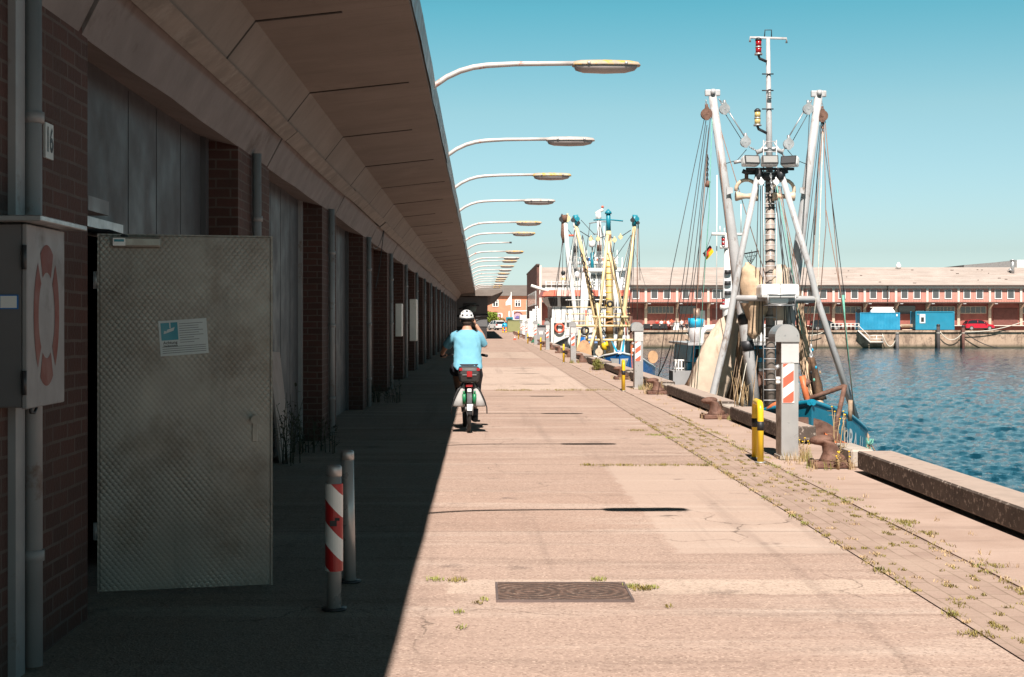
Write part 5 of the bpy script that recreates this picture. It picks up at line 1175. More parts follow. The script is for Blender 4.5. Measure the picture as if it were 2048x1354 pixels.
# ------------------------------------------------------------------ third vessel: white trawler with red and white bridge band
b3=thing('trawler',(9,105,-.5),'big white trawler with a red and white banded bridge, farthest of the moored boats','fishing boat')
h3=Hull((7.2,86),(.025,1),40,5.2,[(0,.9),(3,.6),(8,0),(16,-.2),(30,-.2),(40,.2)],9,1.8)
m_stain=M('rust_streaked_white',(.72,.69,.66),.5,var=.06,scale=1,bmp=.05,col2=(.42,.22,.13),thr=(.58,.72),s2=1.6,streak=(1.5,1.5,.18))
h3.build(b3,m_stain,m_whiteclean,m_decking,m_stain,.8)
w=110
def pbox(name,mat,x0,x1,y0,y1,d0,d1,par=b3,bev=0):
    a=P(x0,y0,d0); b=P(x1,y1,d0); return MB().box(a.x,b.x,d0,d1,b.z,a.z).build(name,mat,par,bev)
pbox('deckhouse',m_stain,1102,1256,636,700,w,w+10)
for x0,x1,y0,y1,mm in ((1108,1116,646,664,m_dark),(1124,1129,645,651,m_glass),(1134,1139,645,651,m_glass),(1144,1152,644,668,m_galv),(1188,1198,642,664,m_dark),(1208,1213,645,651,m_glass),(1222,1231,642,662,m_galv),(1240,1248,645,655,m_glass)): pbox('porthole' if y1-y0<8 else 'hatch_door',mm,x0,x1,y0,y1,w-.12,w-.004)
for px,py in ((1119,656),(1158,654)):
    c=P(px,py,w-.2); MB().tube([c+Vector((.33*math.cos(a),0,.33*math.sin(a))) for a in [2*math.pi*k/14 for k in range(15)]],.08,8,cap=False).build('life_ring',m_redst,b3)
for px,py in ((1141,684),(1153,688),(1147,690),(1160,696)): MB().ell(P(px,py,87),.17,.17,.30).build('fender',m_whiteclean if px!=1153 else m_black,b3)
# forward leaning bridge with raked windows
a0=P(1090,594,w); a1=P(1258,594,w); c0=P(1104,614,w); c1=P(1254,614,w)
o=MB(); dz=Vector((0,7,0))
o.loft([[P(1104,636,w),P(1254,636,w),P(1254,636,w)+dz,P(1104,636,w)+dz],[c0,c1,c1+dz,c0+dz],[a0+Vector((.1,-.5,0)),a1+Vector((-.1,-.5,0)),a1+dz,a0+dz]],sm=False); o.build('bridge',m_whiteclean,b3)
o=MB()
for x0,x1 in ((1097,1114),(1122,1138),(1140,1152),(1168,1184),(1188,1200),(1203,1216),(1222,1236),(1240,1250)):
    q=[(x0-2,595.5),(x1,595.5),(x1+ (1 if x0<1110 else 0),612.5),(x0+(4 if x0<1110 else 0),612.5)]
    vs=[P(x,y,w)+Vector((0,-.53 if y<600 else -.06,0)) for x,y in q]; MB().poly(vs).build('bridge_window',m_glass,b3,recalc=False)
rs=[]
segs=[(1085,1112,m_redst),(1112,1150,M('faded_pink_band',(.66,.36,.31),.5)),(1150,1196,m_redst),(1196,1214,m_whiteclean),(1214,1262,m_redst)]
for i,(x0,x1,m) in enumerate(segs):
    o=MB(); t0=4 if i==0 else 0
    p=[P(x0+t0,580,w-.4),P(x1,580,w-.4),P(x1,592,w-.8),P(x0,592,w-.8)]; o.prism(p,(0,7.6,0)); o.build('bridge_roof_band',m,b3)
pbox('roof_deck',m_whiteclean,1090,1260,575,580,w-.4,w+8)
for y in (563,569): T('rail',b3,m_whiteclean,[(1092,y,w-.3),(1258,y,w-.3)],.035,6)
for x in range(1092,1260,11): T('rail_post',b3,m_whiteclean,[(x,576,w-.3),(x,562,w-.3)],.035,6)
T('bow_bowsprit',b3,m_white,[(1058,570,w-1),(1080,577,w-1),(1096,583,w-.6)],.13,8) if False else T('side_light_arm',b3,m_white,[(1062,571,w-.6),(1082,578,w-.6),(1100,584,w-.3)],.12,8)
pbox('upper_bridge',m_whiteclean,1170,1250,540,576,w+1,w+5); pbox('upper_bridge_roof',m_whiteclean,1166,1254,536,541,w+.6,w+5.4); pbox('upper_window',m_glassg,1180,1240,549,556,w+.95,w+.99)
pbox('mast_house',m_white,1145,1172,556,576,w,w+2); pbox('funnel',m_dark,1149,1157,537,561,w+.5,w+2)
pbox('platform',m_whiteclean,1140,1236,523,527,w+1.5,w+4)
for x in range(1141,1240,9): T('rail_post',b3,m_whiteclean,[(x,523,w+1.5),(x,515,w+1.5)],.03,5)
T('rail',b3,m_whiteclean,[(1140,515,w+1.5),(1238,515,w+1.5)],.03,5)
T('radar_mast',b3,m_whiteclean,[(1199,540,w+2),(1199,470,w+2),(1198,440,w+2)],[.28,.20,.14],12)
T('radar_mast',b3,m_whiteclean,[(1151,575,w+1),(1151,470,w+1),(1150,452,w+1)],[.2,.13,.1],10)
T('mast_marks',b3,m_dark,[(1151,505,w+.8),(1151,492,w+.8)],.16,8); T('mast_marks',b3,m_rust,[(1199,502,w+1.7),(1199,490,w+1.7)],.2,8)
T('mast_yard',b3,m_galv,[(1178,447,w+2),(1199,443,w+2),(1222,444,w+2)],.05,6); T('mast_yard',b3,m_galv,[(1186,468,w+2),(1214,468,w+2)],.05,6); T('mast_yard',b3,m_redst,[(1134,471,w+1),(1151,471,w+1)],.09,6)
T('radar_bar',b3,m_white,[(1191,427,w+2),(1206,419,w+2)],.12,8); T('radar_pedestal',b3,m_whiteclean,[(1198,440,w+2),(1198,425,w+2)],[.2,.14],10); MB().ell(P(1205,414,w+2),.11,.11,.11).build('radar_ball',m_redst,b3)
def dome(px,py,d,r,hgt): 
    c=P(px,py,d); MB().lathe([(.001,-hgt),(r*.7,-hgt),(r,-hgt*.6),(r,hgt*.3),(r*.8,hgt*.75),(.001,hgt)],c,n=16).build('satellite_dome',m_whiteclean,b3)
dome(1184,487,w+1,.26,.28); dome(1186,510,w+1.6,.24,.25); dome(1154,549,w-.1,.2,.25); dome(1150,450,w+1,.16,.2)
T('dome_post',b3,m_teal,[(1184.5,545,w+1),(1184.5,505,w+1)],[.14,.12],10); T('dome_post',b3,m_dark,[(1184.5,506,w+1),(1184.5,494,w+1)],.05,8); T('dome_arm',b3,m_teal,[(1176,521,w+1),(1193,520,w+1)],.04,6)
T('lamp_post',b3,m_whiteclean,[(1126,576,w),(1126,552,w)],.10,8); MB().ell(P(1126.5,546,w),.18,.1,.18).build('search_light',m_black,b3); pbox('lamp_box',m_yellowb,1121,1132,555,560,w-.1,w+.2)
for i in range(22): 
    x=random.uniform(1140,1238); y=random.choice((521,530,545,568,588+20)); pbox('deck_fitting',random.choice((m_white,m_redst,m_dark,m_galv,m_whiteclean,m_blue2)),x,x+random.uniform(2,6),y-random.uniform(2,7),y,w-.5+random.random(),w+.6)
# white fishing gallows and booms forward of the bridge
d=94
for pts,r in (([(1130,440,d),(1137,520,d),(1152,640,d),(1160,705,d)],.14),([(1268,470,d),(1255,560,d),(1243,640,d),(1236,700,d)],.13)): T('boom',b3,m_whiteclean,pts,r,12)
for px in (1129,):
    T('boom_head',b3,m_rust,[(px,430,d),(px+1,444,d)],[.26,.2],10); pulley('block',b3,m_yellowb,px+6,437,d-.1,.2); pulley('block',b3,m_dark,px-5,438,d-.1,.2)
T('net_bundle',b3,m_rust,[(1126,440,d),(1125,470,d),(1127,486,d)],[.1,.12,.06],8)
for pts in ([(1178,540,d+3),(1173,600,d+3),(1166,690,d+3)],[(1168,545,d+3),(1160,690,d+3)],[(1234,540,d+3),(1232,690,d+3)],[(1226,560,d+3),(1243,690,d+3)]): T('gallows_leg',b3,m_whiteclean,pts,.14,10)
T('gallows_beam',b3,m_whiteclean,[(1164,541,d+3),(1240,541,d+3)],.17,10)
T('gallows_head',b3,m_redst,[(1166,538,d+2.9),(1176,538,d+2.9)],.18,10)
for a,b in (((1128,450),(1112,600)),((1127,460),(1122,640)),((1130,450),(1136,640)),((1128,470),(1100,640)),((1150,460),(1140,575)),((1151,455),(1165,575)),((1199,445),(1186,520)),((1180,447),(1170,520)),((1200,450),(1222,520)),((1262,470),(1228,520)),((1262,470),(1262,600)),((1144,470),(1129,450))): T('stay',b3,m_wire,[(*a,d+3),(*b,d+3)],.022,5)
for i in range(7):
    y=600+i*14; T('rail',b3,random.choice((m_white,m_redst,m_yellowb,m_whiteclean)),[(1135+random.uniform(-10,10),y,d-4),(1260,y+random.uniform(-3,3),d-4)],.04,6)
for x in (1140,1172,1186,1210,1232,1252): T('rail_post',b3,random.choice((m_white,m_dark,m_redst)),[(x,690,d-4),(x,620,d-4)],.05,6)
for i in range(16):
    x=random.uniform(1135,1255); y=random.uniform(655,690); pbox('deck_fitting',random.choice((m_white,m_dark,m_netd,m_blue2,m_galv,m_redst)),x,x+random.uniform(3,8),y-random.uniform(4,10),y,90+random.random(),91)
c=P(1190,658,92); MB().rbox(c.x-.5,c.x+.5,92,93,c.z-.3,c.z+.3,.1).build('trawl_drum',m_whiteclean,b3)
for px,py in ((1200,622),): c=P(px,py,w); MB().ell(c,.25,.12,.25).build('life_raft',m_whiteclean,b3)

random.seed(11)
for i in range(24):                      # the thicket of stays, aerials and halyards over the two far boats
    x0,y0=random.choice(((1199,440),(1151,455),(1184,500),(1165,470),(1129,445),(1230,500),(1262,475))); x1=x0+random.uniform(-34,34); y1=random.uniform(560,650)
    T('stay',b3,random.choice((m_wire,m_wire,m_ropew,m_white)),[(x0,y0,w),((x0+x1)/2,(y0+y1)/2+1,w),(x1,y1,w-2)],random.choice((.014,.018,.03)),5)
for x,y0,y1 in ((1163,480,575),(1173,500,575),(1208,452,540),(1222,505,540),(1234,500,540),(1244,515,576),(1143,500,523),(1216,430,445),(1192,425,440)): T('aerial',b3,m_whiteclean,[(x,y1,w+1.5),(x+.5,y0,w+1.5)],.035,5)
for i in range(10):
    x0=random.choice((1152,1217,1217,1269)); x1=x0+random.uniform(-40,40); T('wire',b2,random.choice((m_wire,m_rope,m_ropew)),[(x0,random.uniform(440,480),66),(x1,random.uniform(600,690),65)],.013,5)
# ------------------------------------------------------------------ long warehouse across the water
D0=212.0; SCL=D0/F
def X(px,d=D0): return (px-CX)*d/F
def Z(py,d=D0): return H-(py-CY)*d/F
def clad_mat(name,a,b2,rib=9.0,amt=.55):
    m,nt,N,L,b=nodes(name); p=pos(nt); s=xyz(nt,p)
    w=math_(nt,'SINE',math_(nt,'MULTIPLY',s[0],rib*2*math.pi)); c=mix(nt,mapr(nt,noise(nt,p,.35,6),.3,.7),a,b2)
    c=mix(nt,mapr(nt,noise(nt,p,1,7,.7,(.6,.6,1.6)),.55,.7,0,.4),c,(.75,.45,.38)); c=mix(nt,mapr(nt,w,-1,-.3,.35,0),c,(.25,.09,.07)); c=mix(nt,mapr(nt,noise(nt,p,1,5,.7,(3.5,1,.12)),.5,.7,0,.4),c,(.30,.11,.09)); L.new(c,b.inputs['Base Color']); b.inputs['Roughness'].default_value=.6
    bump(nt,b,w,amt,.03); return m
m_redclad=clad_mat('red_cladding',(.58,.25,.20),(.66,.31,.25),2.6); m_roofc=M('pale_fibre_roof',(.43,.365,.33),.8,var=.12,scale=.4,bmp=.3,bs=1.5,col2=(.35,.285,.25),thr=(.48,.68),s2=.6,streak=(.35,1.2,1.2))
m_trim=M('cream_trim',(.72,.62,.55),.6,var=.05); m_redbr=M('red_brick_wall',(.30,.095,.075),.85,var=.2,scale=1.2,bmp=.2,bs=12); m_beige=M('beige_pier',(.52,.40,.31),.7,var=.1); m_brownf=M('dark_fascia',(.10,.065,.055),.8)
fw=thing('warehouse',(45,216,0),'long red warehouse with cream trim and a pale roof on the quay across the water','warehouse')
xl=X(1083); xr=115.0
bay=62.5*SCL; p0=X(1853.8)
MB().box(xl,xr,D0,D0+24,0,4.28).build('lower_wall',m_redbr,fw); MB().box(xl,xr,D0-.05,D0+24,4.30,6.32).build('upper_wall',m_redclad,fw)
MB().box(xl,xr,D0-.16,D0-.06,6.30,6.70).build('cream_band',m_trim,fw)
o=MB().prism([(xl,D0-.7,6.72),(xl,D0-.7,6.80),(xl,D0+11,9.86),(xl,D0+23,6.8),(xl,D0+23,6.72)],(xr-xl,0,0)); o.build('roof',m_roofc,fw)
nsl=Vector((0,11.7,3.06)).normalized()
for i in range(1,9):
    c=Vector((xl,D0-.7,6.80))+nsl*(i*12.1/9); o=MB().obox(c+Vector(((xr-xl)/2,0,0)),(xr-xl,.05,.05)); o.build('roof_lap',M('roof_lap_line',(.33,.27,.24),.85,bmp=0) if i==1 else bpy.data.materials['roof_lap_line'],fw)
random.seed(5)
for i in range(16):
    q=random.random()**.7; c=Vector((random.uniform(X(1640),X(2050)),D0-.7,6.82))+nsl*(.3+q*10)+Vector((0,-.02,.02)); MB().obox(c,(random.uniform(.12,.5),.12,.08),Matrix.Rotation(R(14.7),3,'X')).build('moss_patch',m_brownf,fw)
MB().box(xl,xr,D0-.8,D0-.68,6.68,6.82).build('gutter',m_brownf,fw)
o=MB(); n=300
for i in range(n):                       # corrugated canopy
    x0=xl+(xr-xl)*i/n; x1=x0+(xr-xl)/n; xm=(x0+x1)/2
    o.prism([(x0,D0-2.0,4.14),(xm,D0-2.0,4.22),(x1,D0-2.0,4.14),(x1,D0-2.0,4.10),(x0,D0-2.0,4.10)],(0,1.94,.08))
o.build('canopy',m_brownf,fw)
MB().box(xl,xr,D0-2.0,D0-.1,.10,.72).build('loading_dock',m_redbr,fw); MB().box(xl,xr,D0-2.5,D0-.1,.725,.83).build('dock_edge',m_trim,fw)
k=-12; wn=0
while p0+bay*k<xr-2:
    x=p0+bay*k; 
    MB().box(x-.17,x+.17,D0-.22,D0-.055,4.30,6.30).build('cream_post',m_trim,fw)
    o=MB().box(x-.2,x+.2,D0-.25,D0,.84,4.08); o.prism([(x-.12,D0-.25,3.3),(x-.12,D0-1.7,4.06),(x-.12,D0-.25,4.06)],(.24,0,0)); o.build('pier',m_beige,fw)
    MB().box(x+.12,x+.55,D0-1.95,D0-1.75,3.98,4.08).build('canopy_lamp',m_whiteclean,fw)
    strip=(k==-7)
    if strip:
        fr=MB().box(x+.6,x+4.3,D0-.09,D0-.055,4.75,6.15).build('window',m_whiteclean,fw)
        for i in range(6): MB().box(x+.7+i*.6,x+1.2+i*.6,D0-.105,D0-.092,4.85,6.05).build('pane',m_glassg,fr)
    else:
        for dx in (.75,2.62):
            fr=MB().box(x+dx,x+dx+1.08,D0-.12,D0-.055,4.72,6.10).build('window',m_whiteclean,fw)
            MB().box(x+dx+.10,x+dx+.98,D0-.135,D0-.122,4.86,6.06).build('pane',m_glassg,fr)
    # ground storey: strip windows, doors and plain bays
    t=[0,1,2,0,3,2,0,4,1,1,2,3][(k+12)%12]
    if t in (0,1):
        fr=MB().box(x+.25,x+4.2,D0-.06,D0-.004,2.55,3.65).build('strip_window',m_beige,fw); n=7 if t==0 else 5
        for i in range(n): MB().box(x+.35+i*3.8/n,x+.27+(i+1)*3.8/n,D0-.075,D0-.062,2.65,3.55).build('pane',m_glassg,fr)
    if t==2: MB().box(x+.6,x+4.2,D0-.08,D0-.004,.85,3.3).build('sliding_door',M('brown_door',(.16,.055,.045),.8) if k==-10 else bpy.data.materials['brown_door'],fw)
    if t==3:
        MB().box(x+.4,x+2.9,D0-.08,D0-.004,2.5,3.7).build('strip_window',m_glassg,fw); MB().box(x+3.05,x+4.2,D0-.08,D0-.004,.85,3.0).build('door',m_steel,fw)
    if t==4: MB().box(x+.3,x+2.2,D0-.09,D0-.004,.85,2.75).build('door',m_steel,fw)
    k+=1
MB().box(X(1854)-6,X(1854)-5.9,D0-.3,D0-.2,.1,6.7).build('rain_pipe',m_brownf,fw)
T('flue',fw,m_galv,[(2025,546,219),(2025,521,219)],.28,12); MB().tube([P(2025,521,219),P(2025,519.5,219)],.4,12).build('flue_cap',m_galv,fw); T('flue_arm',fw,m_galv,[(2018,538,218.8),(2025,542,218.8)],.15,8)
c=P(1797,531,222); tag(MB().tube([c-Vector((0,0,.5)),c,c+Vector((0,0,.5))],[.35,.42,.12],10).build('roof_vent',m_whiteclean,None),'small white vent on the ridge of the red warehouse','vent')
# dark end block with its window band facing the near quay
m_endbr=brick_mat('end_block_brick',(.13,.045,.035),(.18,.065,.05),(.2,.14,.11))
eb=thing('end_block',(9,230,0),'dark brick end block of the far warehouse with a band of windows, seen edge on','building')
o=MB().prism([(8.3,211.4,0),(8.66,211.4,0),(8.66,211.4,9.72),(8.3,211.4,9.72)],(0,46,0)); o.build('gable_wall',m_endbr,eb); MB().box(8.22,8.7,211.2,257.5,9.73,9.95).build('parapet',m_brownf,eb)
MB().box(8.662,xl,211.35,212.2,0,9.72).build('front_pilaster',m_trim,eb)
fr=MB().box(8.22,8.296,214,250,3.9,6.0).build('window_band',m_whiteclean,eb)
for i in range(13): MB().box(8.20,8.218,214.4+i*2.75,214.4+i*2.75+1.5,4.1,5.8).build('pane',m_glassg,fr)
# hall behind at the right
hb_=thing('hall',(90,262,0),'grey hall with a white end rising behind the right end of the warehouse','building')
a=P(1928,530,262); b=P(2033,521,262); o=MB().prism([(a.x,262,0),(b.x,262,0),(b.x,262,b.z),(a.x,262,a.z)],(0,20,0)); o.build('sloping_wall',M('grey_cladding',(.22,.215,.215),.6,var=.1,col2=(.1,.1,.1),thr=(.55,.7)),hb_)
MB().box(b.x,b.x+22,261.8,282,0,b.z+.1).build('white_end',m_whiteclean,hb_)
# ------------------------------------------------------------------ blue containers
def corrug(o,x0,x1,y,z0,z1,n,dep=.05,m=0):
    for i in range(n):
        a=x0+(x1-x0)*i/n; w=(x1-x0)/n; pr=[(a,y,z0),(a+.3*w,y,z0),(a+.45*w,y-dep,z0),(a+.85*w,y-dep,z0),(a+w,y,z0)]
        for p,q in zip(pr,pr[1:]): o.quad(p,q,(q[0],q[1],z1),(p[0],p[1],z1),m)
m_cont=M('container_blue',(.02,.27,.46),.5,var=.1,scale=.8,bmp=.1,col2=(.05,.34,.52),thr=(.55,.75),s2=.8); m_contd=M('cabin_blue',(.012,.215,.345),.5,var=.08,scale=.8,bmp=.05,col2=(.05,.28,.42),thr=(.6,.8),s2=1)
dd=206.0
x0,x1=X(1720,dd),X(1800,dd); ct=thing('shipping_container',((x0+x1)/2,dd,0),'light blue corrugated shipping container with a white boat on top, across the water','container')
o=MB().box(x0+.03,x1-.03,dd+.06,dd+2.4,.25,2.62); corrug(o,x0+.12,x1-.12,dd+.055,.35,2.55,26); o.build('body',m_cont,ct)
o=MB()
for x in (x0,x1-.14): o.box(x,x+.14,dd-.01,dd+.12,.2,2.68); o.box(x,x+.14,dd+2.3,dd+2.44,.2,2.68)
o.box(x0+.14,x1-.14,dd-.01,dd+.08,2.58,2.68); o.box(x0+.14,x1-.14,dd-.01,dd+.08,.2,.34); o.build('corner_frame',m_cont,ct)
MB().box(x1-.55,x1-.35,dd-.014,dd-.004,2.15,2.45).build('plate',m_whiteclean,ct)
bc=MB(); xa,xb=X(1745,dd),X(1792,dd); rs=[]
for u in [i/10 for i in range(11)]:
    x=xa+(xb-xa)*u; hgt=.78*(min(1,(u+.03)*5)**.6)*(min(1,(1.02-u)*9)**.5); wd=.75*min(1,(u+.12)*2.5)
    rs.append([(x+(.0),dd+1.2+wd*math.cos(a),2.70+hgt*max(0,math.sin(a))**.7) for a in [math.pi*i/10 for i in range(11)]])
bc.loft(rs,closed=False); n=11; bc.f.append(list(range(n))); bc.m.append(0); bc.s.append(False); bc.f.append([len(bc.v)-n+i for i in range(n)]); bc.m.append(0); bc.s.append(False)
dg_=thing('upturned_boat',((xa+xb)/2,dd+1.2,2.7),'white upturned dinghy lying on top of the corrugated blue container','dinghy'); bc.build('hull',m_whiteclean,dg_); MB().box(xa,xb,dd+1.17,dd+1.23,3.40,3.5).build('keel',m_trim,dg_); MB().box(xa+.05,xb,dd+.42,dd+.47,2.69,2.76).build('gunwale',m_trim,dg_)
x0,x1=X(1831,dd),X(1909,dd); ct=thing('office_container',((x0+x1)/2,dd,0),'smooth darker blue office container with one small white window, across the water','container')
MB().box(x0+.04,x1-.04,dd+.05,dd+2.5,.3,2.78).build('body',m_contd,ct)
o=MB()
for x in (x0,x1-.16): o.box(x,x+.16,dd-.01,dd+.16,.2,2.86); o.box(x,x+.16,dd+2.4,dd+2.56,.2,2.86)
o.box(x0+.16,x1-.16,dd-.01,dd+.1,2.70,2.86); o.box(x0+.16,x1-.16,dd-.01,dd+.1,.2,.36); o.build('corner_frame',m_contd,ct)
fr=MB().box(X(1839.5,dd),X(1850.5,dd),dd+.0,dd+.045,1.15,2.45).build('window',m_whiteclean,ct); MB().box(X(1842,dd),X(1848,dd),dd-.012,dd-.002,1.32,2.0).build('pane',m_glass,fr); MB().box(X(1834.5,dd),X(1837,dd),dd-.02,dd+.04,2.35,2.5).build('wall_lamp',m_galv,ct)
# ------------------------------------------------------------------ cars
def car_mats(col): return M('car_paint_%d'%int(col[0]*999+col[1]*99),col,.25,.1,var=.02,bmp=0)
def car(loc,rz,col,label,group=None,L_=4.2,Wd=1.75,Ht=1.5,hatch=True,scale=1):
    t=thing('parked_car',(0,0,0),label,'car',group); pm=car_mats(col)
    s=L_/4.2
    low=[(-2.1,.38),(-2.1,.75),(-2.02,.95),(-1.0,.98),(1.05,.95),(1.75,.82),(2.05,.68),(2.1,.45),(2.05,.28),(-2.05,.28)]
    def side(pr,w,k=1): return [(x*s,w,z*Ht/1.5*k) for x,z in pr]
    o=MB(); ws=[(-1,.93),(-.94,1),(.94,1),(1,.93)]
    o.loft([[(x*s*q,yy*Wd/2,z*Ht/1.5) for x,z in low] for yy,q in ws],sm=False); bd=o.build('body',pm,t,.03)
    gh=[(-2.0,.95),(-1.72,1.36),(-1.2,1.48),(-.2,1.5),(.35,1.40),(1.1,.95)] if hatch else [(-2.05,.95),(-1.9,1.42),(-.6,1.5),(.3,1.42),(1.05,.95)]
    o=MB(); o.loft([[(x*s,yy*Wd/2*(1-.17*(z-.95)/.55),z*Ht/1.5) for x,z in gh] for yy in (-.97,.97)],sm=False); cb_=o.build('cabin',m_glass,t,.02)
    rf=[(-1.75,1.35),(-1.2,1.475),(-.2,1.495),(.38,1.385)]
    o=MB(); o.loft([[(x*s,yy*Wd/2*(1-.17*(z-.95)/.55),(z+.012+dz)*Ht/1.5) for dz in (0,.035) for x,z in (rf if dz==0 else rf[::-1])] for yy in (-.99,.99)],sm=False); o.build('roof',pm,t)
    for yy in (-1,1):
        for x0_,x1_,z0_,z1_ in ((-1.98,-1.70,.95,1.37),(-.42,-.36,.95,1.5),(.38,1.12,1.4,.95)):
            f=lambda x,z:(x*s,yy*Wd/2*(1.0-.17*(z-.95)/.55),z*Ht/1.5)
            MB().tube([f(x0_,z0_),f(x1_,z1_)],.035,6).build('pillar',pm,t)
        for x in (-1.3,1.32):
            w=MB().tube([(x*s,yy*(Wd/2-.20),.32),(x*s,yy*(Wd/2+.008),.32)],.32,20).build('wheel',m_tyre,t); MB().tube([(x*s,yy*(Wd/2-.1),.32),(x*s,yy*(Wd/2+.016),.32)],.20,14).build('rim',m_galv,w)
        MB().rbox(1.86*s,2.04*s,yy*.55-.17,yy*.55+.17,.6,.74,.03).build('headlight',m_lens,t); MB().rbox(-2.13*s,-2.0*s,yy*.68-.12,yy*.68+.12,.72,.95,.03).build('tail_light',m_redlens,t)
        MB().rbox(.72*s,.9*s,yy*(Wd/2+.02),yy*(Wd/2+.18),.92,1.04,.03).build('mirror',pm,t)
    MB().rbox(-2.14*s,-2.08*s,-.26,.26,.55,.66,.01).build('number_plate',m_whiteclean,t); MB().rbox(2.06*s,2.125*s,-.26,.26,.38,.49,.01).build('number_plate',m_whiteclean,t)
    o=MB().rbox(-2.12*s,2.12*s,-Wd/2-.004,Wd/2+.004,.24,.36,.03); o.build('sill',m_black,t)
    t.location=loc; t.rotation_euler=(0,0,rz); t.scale=(scale,)*3; return t
car((X(1957,207),207,0.10),0,(.50,.012,.035),'red hatchback parked on the far quay right of the blue containers')
car((X(1651,207),207,0.10),0,(.02,.025,.03),'dark estate car with red tail lights parked on the far quay',None,4.4,1.8,1.5,False)
# ------------------------------------------------------------------ people and seats outside the far warehouse
m_wick=M('black_wicker',(.022,.022,.024),.8,var=.3)
def seat(px,label):
    x=X(px,207); t=thing('wicker_chair',(x,207,.10),label,'chair','black wicker chairs on the far quay')
    MB().rbox(x-.5,x+.5,206.65,206.8,.35,1.05,.06).build('backrest',m_wick,t); MB().rbox(x-.5,x+.5,206.8,207.5,.3,.52,.04).build('seat',m_wick,t)
    for s in (-1,1): MB().rbox(x+s*.5-.06,x+s*.5+.06,206.7,207.5,.3,.78,.04).build('armrest',m_wick,t); MB().rbox(x+s*.42-.04,x+s*.42+.04,206.7,206.8,.10,.31,.01).build('leg',m_wick,t); MB().rbox(x+s*.42-.04,x+s*.42+.04,207.35,207.45,.10,.31,.01).build('leg',m_wick,t)
for px,l in ((1293,'black wicker chair on the far quay nearest the steel pedestal'),(1311,'middle black wicker chair on the far quay'),(1327,'black wicker chair on the far quay next to the red and white guests')): seat(px,l)
def person(px,d,z,label,shirt,trous,sit=False,hair=None):
    x=X(px,d); t=thing('person',(x,d,z),label,'person'); B=.86 if not sit else .45
    J=[(x,d,z+B,.13),(x,d,z+B+.25,.14),(x,d,z+B+.48,.12),(x,d,z+B+.58,.06),(x,d,z+B+.70,.095),(x,d,z+B+.79,.08)]
    E=[(i,i+1) for i in range(5)]
    for s in (-1,1):
        n=len(J); J+= [(x+s*.19,d,z+B+.45,.055),(x+s*.26,d-.06,z+B+.2,.042),(x+s*.2,d-.25,z+B+.08,.035)]; E+=[(2,n),(n,n+1),(n+1,n+2)]
        n=len(J)
        if sit: J+=[(x+s*.1,d-.05,z+B-.02,.085),(x+s*.12,d-.42,z+B,.07),(x+s*.12,d-.45,z+.08,.05)]
        else: J+=[(x+s*.09,d,z+B-.06,.085),(x+s*.1,d-.03,z+.46,.065),(x+s*.1,d,z+.07,.045)]
        E+=[(0,n),(n,n+1),(n+1,n+2)]
    skin(J,E,0,1).build('body',m_skin,t)
    o=MB(); rs=[[(x+rx*math.cos(a),d+ry*math.sin(a),z+B+h) for a in [2*math.pi*i/14 for i in range(14)]] for h,rx,ry in ((-.08,.18,.15),(.1,.175,.145),(.3,.20,.15),(.46,.18,.13),(.53,.09,.08))]
    o.loft(rs)
    for s in (-1,1): o.tube([(x+s*.15,d,z+B+.46),(x+s*.27,d-.06,z+B+.2)],[.08,.065],10)
    o.build('shirt',shirt,t)
    o=MB()
    for s in (-1,1): o.tube([(x+s*.1,d-.02,z+B),(x+s*.12,d-.42,z+B),(x+s*.12,d-.45,z+.1)] if sit else [(x+s*.09,d,z+B),(x+s*.1,d-.02,z+.45),(x+s*.1,d,z+.08)],[.11,.09,.06],10)
    o.build('trousers',trous,t); MB().ell((x,d+.02,z+B+.75),.1,.11,.09).build('hair',hair or m_hair,t); return t
person(1314,208.6,.45,'guest in a red top seated at left on the far quay terrace',m_redp,m_short,True)
person(1323,208.8,.45,'guest in a white top seated on the far quay terrace',m_whiteclean,m_short,True)
person(1330,208.5,.45,'dark haired guest in red seated between two white tops',m_redst,m_short,True)
person(1337,208.7,.45,'guest in white and red sitting nearest the white counter',m_whiteclean,m_redp,True)
person(1363,207.4,.1,'person in a pale top standing beside the white counter on the far quay',m_white,m_short)
person(1373,206.6,.1,'person in dark clothes seated at the quay edge next to the standing one',m_black,m_short,True)
x=X(1352,208); t=thing('counter',(x,208,.1),'white serving counter on the far quay terrace','counter'); MB().rbox(x-.45,x+.5,207.8,208.6,.12,1.3,.03).build('front',m_whiteclean,t); MB().rbox(x-.5,x+.55,207.7,208.7,1.302,1.36,.02).build('counter_top',m_trim,t)
x=X(1343,207.6); t=thing('parasol',(x,207.6,.1),'small folded red and white parasol among the guests','parasol'); MB().tube([(x,207.6,.1),(x,207.6,1.6)],.03,8).build('pole',m_galv,t); MB().lathe([(.5,1.15),(.3,1.3),(.02,1.62)],(x,207.6,.1),n=12).build('canopy',m_redst,t)
x=X(1600,209); t=thing('plinth_box',(X(1370,209),209,.1),'low white box bench behind the dark clothed person','bench'); q=X(1370,209); MB().rbox(q-1.2,q+.6,208.8,209.3,.12,.5,.03).build('seat',m_trim,t)
